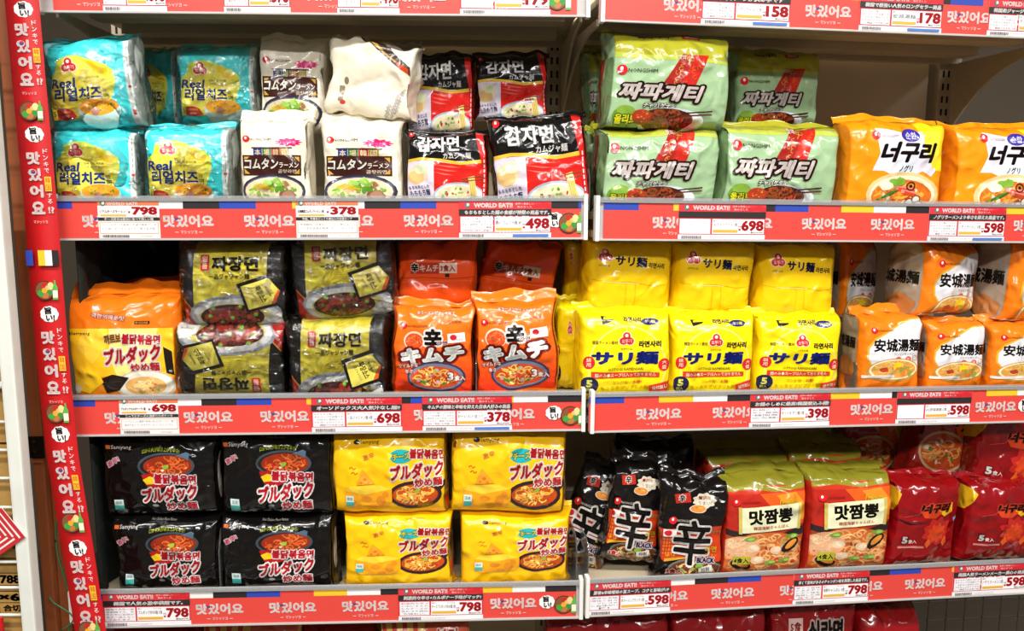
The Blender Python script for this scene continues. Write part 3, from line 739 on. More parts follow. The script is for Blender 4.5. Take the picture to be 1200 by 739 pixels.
def art_sari():
    A = Art(110, 112, 12)
    A.ring(56, 78, 47, 52, 1.8, '#ece27c', n=40)
    A.poly([(24, 14), (40, 16), (38, 20), (25, 24)], '#1d1a14', 'small_print'); A.rect(27, 15.5, 39, 18, '#f3dc1c', 'small_print')
    A.text('라면사리', 62, 18, 22, 7, '#1d2352', .04, part='small_print'); A.ell(84, 20, 11, 4.5, '#20266c', 'small_print', 14); A.text('サリ麺', 84, 20, 13, 4, '#f4e36a', .012, part='small_print', res=1)
    knot_emblem(A, 54, 42, 9.5); A.text('OTTOGI', 54, 54, 14, 2.4, '#3a2a1a', .006, part='small_print', res=1)
    A.text('韓国ラーメン素材', 28, 46, 30, 4.6, '#222', .006, part='small_print', res=1); A.text('라면사리', 83, 48, 28, 8, '#1a1a22', .04)
    A.text('サリ麺', 53, 65, 82, 17, '#1c2a86', .055, shear=.04)
    A.text('OTTOGI RAMENSARI', 54, 79, 44, 3.6, '#5a5a20', .01, part='small_print', res=1)
    A.poly([(12, 82), (96, 84), (96, 90), (12, 90)], '#cf3a24'); A.text('麺のみ●スープは入っておりません', 54, 86.5, 76, 5, '#f6e4c4', .025, part='small_print', res=1)
    for (x, y, a, b) in ((9, 71, '鍋', '用'), (101, 74, '大', '盛')):
        A.ell(x, y, 7.5, 7.8, '#c8262a', 'sticker', 16); A.text(a, x, y-3, 5.4, 5, '#f4ddb4', .006, part='sticker', res=1); A.text(b, x, y+3, 5.4, 5, '#f4ddb4', .006, part='sticker', res=1)
    A.ell(10, 99, 11, 10.5, '#191f45', 'sticker', 20); A.text('5', 10, 97, 7, 9.5, '#e4e05a', .05, part='sticker'); A.text('袋入', 10, 105, 9, 4.5, '#e4e05a', .006, part='sticker', res=1)
    A.text('コシが強い', 50, 96, 24, 4.5, '#b08a10', .006, part='small_print', res=1); A.text('太麺!', 69, 96, 12, 4.5, '#d0482a', .012, part='small_print', res=1); A.text('もっちりプリプリの麺', 54, 103, 60, 5, '#b08a10', .006, part='small_print', res=1)
    A.poly([(84, 101), (110, 94), (110, 112), (86, 112)], '#cf3224', 'sticker'); A.text('味付無し!', 98, 103, 19, 5.5, '#f6e6c4', .03, rot=-.2, part='sticker', res=1)
    return A
def art_ansung():
    A = Art(76, 86, 13)
    A.poly([(76, 8), (60, 9), (46, 14), (30, 24), (12, 33), (4, 44), (4, 60), (12, 74), (24, 80), (76, 80)], '#d9a62c', wrap=False)
    A.poly([(76, 10), (60, 11), (47, 16), (31, 26), (14, 35), (6, 46), (6, 60), (14, 73), (24, 78), (76, 78)], '#dcdce0')
    red_dot(A, 12, 23, 4.4, 'NONGSHIM', 27, 3, '#5a1a10')
    A.text('安城湯麺', 42, 43, 62, 17, '#1a1512', .035, rot=.02)
    A.text('アンソンタンメン', 51, 55, 28, 3.4, '#5a4a40', .01, part='small_print', res=1)
    for x in (43, 57): A.ell(x, 62, 4.2, 4, '#d8402c', 'sticker', 14); A.text('辛' if x == 43 else '旨', x, 62, 4, 4.6, '#f6e0c8', .006, part='sticker', res=1)
    A.ring(67, 61, 3.6, 3.6, .8, '#c89a3a', 'sticker', n=12)
    A.ell(39, 76, 34, 16, '#b9893a', 'food_picture'); A.ell(39, 75, 31.5, 13.8, '#efe2bc', 'food_picture')
    A.food(39, 75, 29, 12, '#dd9a3c', '#edc678', ['#e8b860', '#c23f22', '#e06a2a', '#f0d28a', '#c8802c'], 28, 10, size=.9)
    A.ell(43, 71, 6.5, 5.5, '#e9c81e', 'food_picture', 12, wob=.1); A.ell(26, 75, 6, 3.4, '#b8401e', 'food_picture', 10, wob=.2)
    for i in range(6): A.ell(45+i*3, 74+i % 3*3, 5, 2.6, ['#e87a2c', '#8aa03a'][i % 2], 'food_picture', 8, rot=i, wob=.2)
    A.rect(0, 82, 40, 86, '#e6e0d8', 'small_print')
    # left gusset
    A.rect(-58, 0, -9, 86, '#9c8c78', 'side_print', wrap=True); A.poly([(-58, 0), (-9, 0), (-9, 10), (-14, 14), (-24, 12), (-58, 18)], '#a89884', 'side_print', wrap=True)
    A.items.append(('side_print', (glyphs('安城湯麺', .03)-glyphs('安城湯麺', .03).reshape(-1, 2).mean(0))*np.array([11.5, -16])+np.array([-32, 42]), lin('#1c1713'), 60, True))
    A.items.append(('side_print', np.array([[(-46, 86), (-46, 66), (-28, 60)], [(-46, 86), (-28, 60), (-12, 70)], [(-46, 86), (-12, 70), (-12, 86)]], float), lin('#b0703a'), 58, True))
    A.rect(76, 0, 130, 86, '#c8651a', wrap=True)
    return A
def art_buldak_black():
    A = Art(135, 102, 14)
    A.rect(5, 10, 11, 14, '#d2602c', 'brand_emblem'); A.text('Samyang', 24, 12.5, 24, 5.6, '#cfcac4', .006, part='brand_emblem', res=1)
    A.text('Hot Chicken Flavor Ramen', 66, 5, 30, 2.6, '#8c8c84', part='small_print', res=1)
    A.text('口から火が吹き上がる辛さ!', 72, 17, 44, 5, '#a8b32c', .03, arch=2.4, part='small_print', res=1)
    A.text('激辛!', 14, 29, 17, 7, '#d2506c', .03, [('#e8d8dc', .08)], rot=-.55, part='small_print', res=1)
    A.ell(78, 34, 34, 16, '#3c4650', 'food_picture'); A.ell(78, 34, 31, 13.5, '#1c1c20', 'food_picture'); A.poly([(90, 22), (102, 18), (106, 20), (104, 30), (92, 28)], '#4a6478', 'food_picture')
    A.food(80, 34, 29, 12.5, '#8f2a12', '#cf6a2c', ['#c23a1c', '#e0602a', '#a8281a', '#e8a04a', '#d8482a'], 26, 26, size=.95)
    A.ell(78, 35, 4, 2.6, '#8fb33a', 'food_picture', 8, rot=-.5); A.ell(74, 39, 2, 1.5, '#e8dcc0', 'food_picture', 8)
    A.poly([(48, 44), (60, 42), (72, 48), (78, 58), (68, 62), (54, 58)], '#a8181c'); A.poly([(50, 50), (58, 46), (68, 49), (66, 55), (54, 56)], '#e9c41c')
    A.text('불닭볶음면', 88, 50, 50, 12, '#cf2030', .045, [('#f1e6e6', .1)], rot=.06)
    A.text('ブルダック', 80, 68, 66, 19, '#c81f2e', .05, [('#f3ecea', .12)], rot=-.10, shear=.12)
    A.text('炒め麺', 93, 84, 36, 11, '#cf2a3a', .035, [('#f3ecea', .1)], rot=-.04)
    A.rect(13, 76, 24, 91, '#c9dedc', 'sticker'); A.rect(13, 84, 24, 91, '#3fa9a0', 'sticker'); A.text('国産', 18.5, 80, 7, 4, '#4a6a6a', .006, part='sticker', res=1)
    A.ell(62, 84, 4, 2, '#8a8a88', 'printed_panel', 8)
    A.rect(135, 0, 200, 102, '#120e0d', wrap=True); A.ell(150, 50, 8, 30, '#b9b0aa', 'printed_panel', wrap=True)
    return A
def art_buldak_yellow():
    A = Art(140, 106, 15)
    A.ell(31, 12, 4, 2.8, '#181410', 'brand_emblem', 12); A.text('Samyang', 47, 12.5, 23, 6, '#181410', .006, part='brand_emblem', res=1)
    A.text('Cheese Flavor Hot Chicken Ramen', 92, 8, 24, 2.2, '#7a6a20', part='small_print', res=1)
    A.text('激辛', 46, 29, 15, 7, '#c8703c', .02, rot=-.35, part='small_print', res=1)
    for (x, y) in ((22, 44), (24, 50)): A.line([(x, y), (x+3, y-2), (x+5, y+1), (x+8, y-1)], 1.3, '#c0401c', 'small_print')
    A.ell(86, 29, 15, 8.5, '#1fa6ac', 'sticker', 16, wob=.05); A.poly([(68, 24), (76, 27), (71, 33)], '#f0d838', 'sticker'); A.text('チーズ', 86, 29, 22, 9, '#e9e04a', .05, [('#146a74', .1)], rot=-.1, part='sticker')
    A.text('불닭볶음면', 118, 27, 44, 12, '#c9202c', .045, [('#f9efdc', .1)], rot=.06)
    A.text('ブルダック', 105, 47, 66, 19, '#c81f28', .05, [('#fbf4e6', .12)], rot=-.10, shear=.12)
    A.ell(103, 77, 33, 18, '#2e1c24', 'food_picture'); A.poly([(128, 66), (142, 58), (146, 62), (134, 72)], '#2e1c24', 'food_picture')
    A.ell(103, 77, 29, 14, '#7a2a12', 'food_picture')
    A.food(103, 77, 28, 13.5, '#b84a18', '#eeb848', ['#f0c85a', '#e8863a', '#c8401c', '#f4dc8c', '#d85a22'], 30, 30, size=1)
    A.ell(106, 71, 4, 2.2, '#8fae3a', 'food_picture', 8, rot=-.5)
    A.text('炒め麺', 119, 61, 34, 11, '#cf2a34', .035, [('#fbf4e6', .11)], rot=-.05)
    A.poly([(16, 72), (22, 66), (60, 64), (74, 70), (74, 84), (68, 92), (24, 96), (14, 90)], '#f0a416', 'food_picture'); A.poly([(16, 72), (22, 66), (60, 64), (72, 69), (40, 76)], '#f7cf3a', 'food_picture')
    for (x, y, a, b) in ((24, 86, 5, 4), (42, 82, 7, 4), (60, 84, 6, 7), (50, 91, 6, 2.6), (66, 76, 4, 4)): A.ell(x, y, a, b, '#de8a1c', 'food_picture', 12)
    A.poly([(30, 64), (38, 44), (54, 62)], '#ee9a26', 'food_picture'); A.ell(41, 57, 2.6, 2, '#d0741c', 'food_picture', 8); A.ell(45, 61, 2, 1.4, '#d0741c', 'food_picture', 8); A.ell(36, 61, 1.8, 1.4, '#d0741c', 'food_picture', 8)
    A.rect(16, 78, 26, 92, '#cfe3da', 'sticker'); A.rect(16, 86, 26, 92, '#3fa9a0', 'sticker'); A.text('国産', 21, 82, 7, 4, '#4a6a6a', .006, part='sticker', res=1)
    A.rect(112, 88, 120, 89, '#8a5a20', 'small_print')
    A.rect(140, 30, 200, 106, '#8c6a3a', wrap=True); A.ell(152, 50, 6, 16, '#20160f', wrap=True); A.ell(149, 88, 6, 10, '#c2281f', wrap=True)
    A.text('5', 144, 88, 5, 9, '#f6efe4', .05, part='sticker')
    return A
def art_shin():
    A = Art(74, 118, 16)
    A.poly([(-6, 56), (18, 54), (74, 50), (80, 54), (78, 92), (60, 94), (30, 90), (6, 96), (-4, 90)], '#c23a14', wrap=True)
    for i in range(34): A.rect(2+(i % 6)*3.4, 62+(i//6)*4.4, 4+(i % 6)*3.4, 65+(i//6)*4.4, '#e0762a')
    A.poly([(6, 96), (30, 90), (34, 88), (6, 92)], '#d8a02a')
    A.poly([(10, 14), (28, 12), (30, 22), (12, 24)], '#b82a1c', 'sticker'); A.text('辛', 19, 18, 8, 8, '#160f0e', .03, [('#eadcd4', .07)], part='sticker')
    A.star(46, 20, 14, 8, '#cfc8b4', 9, .2, 'sticker'); A.text('贅沢な', 46, 17, 16, 4, '#a8301c', .03, part='sticker', res=1); A.text('うまい!', 46, 23, 16, 4, '#5a5a6a', .006, part='sticker', res=1)
    A.food(38, 29, 9, 4, '#d8883a', '#efc06a', ['#b8401e', '#8aa03a'], 6, 6, 'sticker', edge='#d8d0c4')
    A.food(44, 104, 30, 13, '#5d3016', '#c8a060', ['#8aa83a', '#b03a24', '#a8783c', '#d8c088', '#6a2c1a'], 18, 26, edge='#6a6a66')
    A.text('3食入', 20, 106, 20, 6, '#cf2a22', .05, [('#f0dcd0', .1)], part='small_print', rot=-.1)
    A.ell(47, 98, 5, 3, '#7fae34', 'food_picture', 10)
    red_dot(A, 10, 44, 4.6, 'NONGSHIM', 26, 3, '#c9c2bc')
    A.rect(2, 55, 16, 64, '#e6e0dc', 'sticker'); A.ell(6.5, 59.5, 4, 3.6, '#c2202a', 'sticker', 12)
    A.text('PREMIUM', 58, 57, 24, 4, '#8a7a40', .006, part='small_print', res=1)
    A.text('辛', 36, 70, 46, 54, '#130d0c', .02, [('#d9d4ce', .045)], rot=.03)
    A.text('라면', 60, 78, 14, 7, '#d8b030', .03, part='small_print'); A.text('ラーメン', 60, 85, 14, 4, '#d8a030', .012, part='small_print', res=1)
    A.text('BLACK', 54, 91, 22, 6.5, '#2a1a4a', .05, [('#e0d8e0', .11)], part='small_print'); A.text('辛さ', 12, 88, 12, 3.6, '#d8b030', .012, part='small_print', res=1)
    A.poly([(46, 100), (62, 96), (64, 104), (48, 107)], '#d8d2c8', 'sticker'); A.text('特製', 55, 101.5, 10, 4.5, '#3a3a4a', .02, rot=-.15, part='sticker', res=1)
    return A
def art_jjamppong():
    A = Art(98, 108, 17)
    A.rect(-30, -12, 130, 1, '#7c7820', wrap=True); A.rect(0, 1, 98, 10, '#c0341a')
    A.poly([(-2, 2), (30, -1), (60, 3), (100, -1), (100, 4), (60, 8), (30, 4), (-2, 7)], '#8a8422')
    A.poly([(40, 10), (100, 8), (100, 50), (70, 46)], '#dd5a1a'); A.poly([(60, 12), (84, 9), (100, 30), (100, 46), (84, 40)], '#e98a26')
    A.rect(-2, 58, 100, 110, '#a8441e', 'food_picture')
    A.poly([(-2, 52), (30, 60), (70, 60), (100, 50), (100, 62), (70, 68), (30, 68), (-2, 60)], '#2c2024')
    A.food(49, 88, 58, 30, '#c8642c', '#e8b070', ['#d8482a', '#e87a30', '#b8301c', '#e9c088', '#7a9a34', '#d87a4a', '#9a3a20'], 70, 40, size=.62)
    A.food(18, 78, 24, 16, '#e0a478', '#ecc9a0', ['#e4b08a', '#d8603a'], 34, 3, size=.8)
    for (x, y, a) in ((80, 76, -.7), (20, 100, .3)): A.ell(x, y, 13, 6.5, '#1e1618', 'food_picture', 14, rot=a); A.ell(x+1, y-1, 9, 3.6, '#d68a30', 'food_picture', 12, rot=a)
    for (x, y, rx) in ((34, 78, 8), (40, 94, 9), (62, 82, 7)): A.ell(x, y, rx, 6, '#e8c49a', 'food_picture', 10, wob=.15); A.ell(x+1, y-1, rx*.6, 3.6, '#f2dcbc', 'food_picture', 9, wob=.2)
    for (x, y) in ((28, 66), (82, 64), (56, 98), (74, 96)): A.ell(x, y, 8, 3.4, '#6f9a34', 'food_picture', 8, wob=.2); A.ell(x+2, y, 4, 2, '#a3c054', 'food_picture', 8, wob=.2)
    red_dot(A, 12, 19, 4.5, 'NONGSHIM', 29, 2.6, '#7a1a14'); A.text('Premium', 74, 20, 22, 6, '#d8c02c', .03, shear=.2, part='small_print', res=1)
    A.poly([(16, 26), (88, 22), (89, 54), (17, 58)], '#dfe0b8', 'sign_panel'); A.poly([(14, 25), (18, 25), (19, 59), (15, 59)], '#c9b45c', 'sign_panel'); A.poly([(86, 21), (90, 21), (91, 55), (87, 55)], '#c9b45c', 'sign_panel')
    A.text('맛짬뽕', 53, 37, 54, 19, '#15110c', .045, rot=-.04); A.text('韓国海鮮ちゃんぽん', 54, 51, 44, 4.6, '#c2302a', .02, rot=-.04, part='small_print', res=1)
    A.rect(10, 88, 30, 99, '#b3ae2c', 'sticker'); A.text('4食入', 20, 94, 18, 7, '#1c180f', .03, part='sticker')
    return A
def art_neoguri_red():
    A = Art(88, 96, 18)
    A.poly([(58, 22), (74, 20), (76, 34), (64, 40), (54, 32)], '#e8b81e'); A.poly([(28, 30), (44, 26), (60, 34), (50, 42), (34, 40)], '#cf3f18')
    A.poly([(-30, 0), (0, 0), (6, 8), (0, 22), (-10, 34), (-34, 40)], '#d9a81c', wrap=True)
    A.text('너구리', 50, 27, 40, 13, '#17100e', .055, [('#c8401c', .1)], shear=.2)
    A.star(56, 62, 20, 20, '#b8201a', 9, .3); A.star(56, 64, 13, 13, '#cf4018', 9, .35)   # flame burst
    for x in (40, 66): A.poly([(x, 80), (x+5, 70), (x+9, 80), (x+4, 86)], '#d8581c')
    A.text('5', 14, 74, 7, 10, '#f0e8e2', .05, [('#5a0c0c', .1)], part='small_print'); A.text('食入', 24, 76, 11, 5.6, '#f0e8e2', .012, part='small_print', res=1)
    A.rect(6, 83, 40, 86, '#c87a74', 'small_print'); A.poly([(80, 44), (86, 40), (88, 46), (82, 50)], '#7ab0e0')
    A.line([(10, 40), (26, 36), (40, 20)], .5, '#d8504a')
    return A
def art_neoguri_orange_dark():
    A = Art(90, 100, 19)
    A.poly([(30, 0), (90, 0), (90, 60), (60, 40)], '#d8641c'); A.poly([(66, 0), (90, 0), (90, 50), (74, 30)], '#e0b020')
    A.text('너구리', 60, 14, 50, 20, '#17100e', .055, rot=.4, shear=.2)
    A.food(38, 56, 32, 26, '#b8481c', '#dfa35a', ['#c23a1c', '#e8a04a', '#4d6a2c', '#e8dcc0', '#d87a3a'], 20, 24, edge='#c9a070')
    return A
def art_red_plain():
    A = Art(100, 80, 20)
    A.text('신라면', 62, 22, 40, 13, '#17100e', .05, [('#d8c4bc', .09)]); A.rect(20, 14, 36, 24, '#d8b8b0', 'sticker'); A.text('5食', 28, 19, 12, 6, '#a8181c', .03, part='sticker', res=1)
    A.line([(0, 36), (100, 34)], .8, '#7a1210')
    return A
def art_pink_stripe():
    A = Art(120, 80, 21)
    for i in range(4): A.poly([(2+i*14, 0), (8+i*14, 0), (18+i*12, 40), (12+i*12, 40)], '#c43a34')
    A.rect(60, 0, 120, 80, '#c2543a'); A.text('불닭', 90, 14, 30, 12, '#a8201c', .03, [('#e8c8b8', .07)])
    return A
def art_dark(seed, c1, c2):
    A = Art(100, 100, seed)
    A.food(50, 70, 36, 18, c1, c2, [c1, c2, '#5a5a2a'], 10, 10)
    A.text('라면', 50, 34, 60, 22, c2, .04)
    return A
K = {}
K['teal'] = Kind(art_teal(), .5, '#3fdde2', wrap=True)
K['gomtang'] = Kind(art_gomtang(), .55, '#e6deca', crump=1.5, finh=.016)
K['cream'] = Kind(art_cream_back(), .5, '#e4dcc6', crump=2.7, finh=.014)
K['gamja'] = Kind(art_gamja(), .5, '#0f0e0e', mat='foil', wrap=False, crump=1.3)
K['green'] = Kind(art_green(), .5, '#9dbd90', mat='foil', crump=1.3, fin='#a7a52a')
K['orange'] = Kind(art_orange(), .5, '#f0930e', crump=1.4)
K['carbo'] = Kind(art_carbo(), .5, '#ee7414', crump=1.3, finh=.03)
K['jjajang'] = Kind(art_jjajang(), .5, '#12100c', wrap=True)
K['kimchi'] = Kind(art_kimchi(), .55, '#ef7417', crump=1.5, finh=.016)
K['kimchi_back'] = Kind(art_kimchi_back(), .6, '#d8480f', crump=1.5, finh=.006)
K['sari_top'] = Kind(art_sari_top(), .6, '#f0c60a', crump=.8, finh=.004, round_=.3)
K['sari'] = Kind(art_sari(), .6, '#f7dc0a', crump=1., finh=.012)
K['ansung'] = Kind(art_ansung(), .62, '#ee7c12', crump=1.1, finh=.014)
K['bblack'] = Kind(art_buldak_black(), .5, '#0b0909', crump=1.2, mat='foil')
K['byellow'] = Kind(art_buldak_yellow(), .5, '#f5bd0c', crump=1.)
K['shin'] = Kind(art_shin(), .55, '#0f0c0c', crump=1.8, mat='foil', finh=.02)
K['jjamppong'] = Kind(art_jjamppong(), .5, '#b3261a', crump=1.2, fin='#7c7820', finh=.016)
K['nred'] = Kind(art_neoguri_red(), .6, '#86090f', crump=1.5, mat='foil')
K['norange'] = Kind(art_neoguri_orange_dark(), .5, '#8f1c14', crump=1.5, mat='foil')
K['red'] = Kind(art_red_plain(), .6, '#8c0e13', crump=1.6, mat='foil')
K['pink'] = Kind(art_pink_stripe(), .5, '#d8b45a', crump=1.2)
K['dark'] = Kind(art_dark(22, '#3a120c', '#8a7a5a'), .5, '#15110e', crump=2., mat='foil')
K['olive'] = Kind(art_dark(23, '#5a1a0c', '#b0a030'), .5, '#6f6a1c', crump=2., mat='foil')

for k, src, dy, H in (('teal_low', 'teal', -6, 104), ('green_low', 'green', -26, 101), ('jjajang_low', 'jjajang', -4, 104), ('gamja_low', 'gamja', -5, 97), ('gamja_big', 'gamja', -4, 108),
                      ('byellow_low', 'byellow', 0, 128), ('bblack_low', 'bblack', 0, 108), ('ansung_low', 'ansung', -3, 111), ('nred_top', 'nred', 0, 96)):
    o = K[src]; n = Kind.__new__(Kind); n.__dict__.update(o.__dict__); n.art = o.art.shift(dy, H); n.parts = None; K[k] = n
for k, dy, H in (('gomtang', 0, 112), ('kimchi', -4, 118), ('sari', -7, 116), ('orange', -2, 111), ('carbo', 0, 132), ('jjamppong', 8, 128), ('nred', 9, 128)): K[k].art = K[k].art.shift(dy, H)
# ------------------------------------------------------------------ the setting
BW = .893                                          # bay width
def st(o, kind='structure'): o['kind'] = kind; return o
st(MB().box((-3, -2.6, -.02), (3.4, 3.2, 0)).build('floor', 'floor_vinyl'))
st(MB().box((-3, 3.1, 0), (3.4, 3.2, 2.8)).build('wall_back', 'wall_paint'))
st(MB().box((-3, -2.6, 2.75), (3.4, 3.2, 2.8)).build('ceiling', 'wall_paint'))

def post(name, bay, u, label):
    r = empty(name, bay.M @ Matrix.Translation((u, .37, -CAM_Z+.002))); tag(r, label, 'shelf post', 'slotted posts of the shelving')
    up = MB().box((-.017, 0, 0), (.017, .04, 2.1)).build('upright', 'cream_steel', r, .002)
    sl = MB()
    for k in range(74):
        for x in (-.006, .006): sl.box((x-.002, -.0012, .05+k*.0275), (x+.002, .0006, .064+k*.0275))
    o = sl.build('slot_row', 'slot_black', up); o['kind'] = 'stuff'
    MB().box((-.02, -.34, 0), (.02, .0, .07)).build('base_foot', 'cream_steel', r, .003)
    return r
post('shelf_post', LB, -BW-.018, 'cream slotted steel post at the left end of the shelving')
post('shelf_post', LB, -.66, 'cream slotted steel post behind the yellow and black noodle packs on the left')
post('shelf_post', RB, -.004, 'cream slotted steel post where the two shelf runs meet')
post('shelf_post', RB, .875, 'cream slotted steel post at the right of the bare back panel')
def panel(bay, u0, u1, z0, z1, label):
    r = empty('back_panel', bay.M @ Matrix.Translation((u0, .385, z0))); tag(r, label, 'back panel')
    W, H = u1-u0, z1-z0; n = 3
    for i in range(n):
        MB().box((.002, 0, i*H/n+.002), (W-.002, .012, (i+1)*H/n-.002)).build('panel', 'board_back', r, .0015)
panel(LB, -BW, -.68, -1.3, .62, 'cream steel back panel seen left of the upper black and yellow packs')
panel(LB, -.64, -.024, -1.3, .62, 'cream steel back panel in shade behind the left shelves')
panel(RB, .016, .845, -1.3, .62, 'cream steel back panel bare above the orange noodle packs on the right')

def bracket_pts(d0, d1, h0, h1):
    P = [(d0, 0), (d1, 0), (d1, -h1)]
    for i in range(9):
        t = i/8; P.append((d1-.01-(d1-d0-.01)*t, -h0-(h1-h0)*(1-t)**2.6))
    return P
def shelf(bay, k, u0, u1, label, ends=(True, True)):
    z = bay.z[k]; r = empty('display_shelf', bay.M @ Matrix.Translation((0, 0, z))); tag(r, label, 'shelf')
    MB().box((u0+.004, .004, SURF-.012), (u1-.004, .368, SURF)).box((u0+.004, .004, .012), (u1-.004, .008, SURF-.012)) \
        .box((u0+.004, .008, .012), (u1-.004, .035, .016)).box((u0+.004, .35, .012), (u1-.004, .368, SURF-.012)).build('board', 'cream_steel', r, .001)
    MB().box((u0+.03, .12, .016), (u1-.03, .17, SURF-.013)).box((u0+.03, .26, .016), (u1-.03, .31, SURF-.013)).build('stiffener', 'cream_steel', r, .001)
    pr = MB().box((u0+.002, -.002, 0), (u1-.002, .0035, .068)).box((u0+.002, -.007, -.001), (u1-.002, 0, .0022)).build('price_rail', 'rail_grey', r, .0006)
    MB().box((u0+.003, -.0075, .0635), (u1-.003, -.0058, .0725)).box((u0+.003, -.0058, .0665), (u1-.003, .0, .068)).build('front_guard', 'guard', pr)
    for e, (u, on) in enumerate(zip((u0+.006, u1-.012), ends)):
        if on:
            MB().prism([(a, b+.014) for a, b in bracket_pts(.05, .366, .012, .135)], u, u+.005).build('bracket', 'cream_steel', r, .0008)
    for (u, on) in zip((u0+.0, u1-.008), (False, True)):
        MB().box((u, -.009, -.002), (u+.007, .01, .075)).build('end_cap', 'white_plastic', pr, .001)
    return r
names = ['top', 'second', 'third', 'fourth', 'lowest']
for k in range(5):
    shelf(LB, k, -BW, -.002, f'cream steel shelf board, {names[k]} from the top in the left run')
    shelf(RB, k, .004, .9, f'cream steel shelf board, {names[k]} from the top in the right run')

# ------------------------------------------------------------------ banners and price cards
BLK = ['#2a44a8', None, '#f0bf2c', '#ece9e6', '#272326']
def cloud(A, x, y, s, part='speech_cloud'):
    for i in range(9):
        t = i/9*6.283; A.ell(x+.62*s*math.cos(t), y+.52*s*math.sin(t), .42*s, .4*s, '#f4f0ec', part, 12)
    A.ell(x, y, .8*s, .7*s, '#f4f0ec', part, 14)
    A.text('旨', x-.12*s, y-.38*s, .8*s, .82*s, '#15130f', .05, part=part, rot=-.05); A.text('い!', x+.08*s, y+.42*s, 1.0*s, .66*s, '#15130f', .05, part=part, rot=-.05, shear=.1)
def veg(A, x, y, s, part='vegetable_picture'):
    A.ell(x, y, .95*s, .95*s, '#3a2a1c', part, 20); A.ell(x, y, .86*s, .86*s, '#8a4a2a', part, 20)
    for (a, c) in ((-2.4, '#7a5230'), (-1.4, '#b8241c'), (-.5, '#d8b070'), (.5, '#2f8a3a'), (1.5, '#b8703a'), (2.5, '#3a9a3c')):
        A.ell(x+.48*s*math.cos(a), y+.48*s*math.sin(a), .36*s, .3*s, c, part, 10, wob=.08)
    A.ell(x, y, .26*s, .26*s, '#f0a028', part, 12)
    A.ell(x+.62*s, y-.45*s, .3*s, .36*s, '#e8cf8a', part, 10)
    A.poly([(x+.75*s, y+.9*s), (x+.8*s, y-.3*s), (x+.95*s, y-.6*s), (x+.98*s, y-1.0*s), (x+1.12*s, y-1.0*s), (x+1.15*s, y-.6*s), (x+1.3*s, y-.3*s), (x+1.25*s, y+.9*s)], '#5aa84a', part)
    A.rect(x+.78*s, y, x+1.26*s, y+.7*s, '#e3e6cf', part)
def banner(bay, k, ua, ub, px, centers, blocks, clouds, label, ymid):
    """px = (x0, x1) photo columns of the strip; centres of the words; colour blocks (x0, x1, index)"""
    uu = [bay.pt(x, ymid, -.004)[0] for x in px]; z = bay.z[k]+.0025; h = .0605
    W = px[1]-px[0]; wd = uu[1]-uu[0]; Hn = h/wd*W
    r = empty('shelf_banner', bay.M @ Matrix.Translation((uu[0], -.0036, z))); tag(r, label, 'banner', 'red paper strips along the shelf edges')
    MB().box((0, -.0005, 0), (wd, 0, h)).build('paper_strip', 'banner_red', r)
    A = Art(W, Hn); f = Hn/43; A.lay = 2
    for (a, b, c) in blocks: A.rect(a-px[0], 0, b-px[0], 8.5*f, BLK[c], 'colour_block')
    for c in centers:
        x = c-px[0]; A.text('맛있어요', x, 23*f, 62*f*(.95 if len(centers) > 4 else 1), 14.5*f, '#f6f1ee', .045, part='lettering')
        A.ell(x-14*f, 19.6*f, 2.4*f, 2.4*f, '#2a3a8c', 'lettering', 12); A.ell(x-14*f, 18.6*f, 1.7*f, 1.3*f, '#c2302a', 'lettering', 10)
        A.text('マシッソヨ', x, 36*f, 19*f, 4.4*f, '#f3dcd8', .03, part='lettering', res=1)
        A.rect(x-16*f, 35.8*f, x-12*f, 36.4*f, '#f3dcd8', 'lettering'); A.rect(x+12*f, 35.8*f, x+16*f, 36.4*f, '#f3dcd8', 'lettering')
    for (x, t) in clouds:
        if t == 'c': cloud(A, x-px[0], 22*f, 10*f)
        else: veg(A, x-px[0], 26*f, 13*f)
    flat_build(A, wd, h, r, -.0006)
    return r
plain('banner_red', '#d9453c', .4)
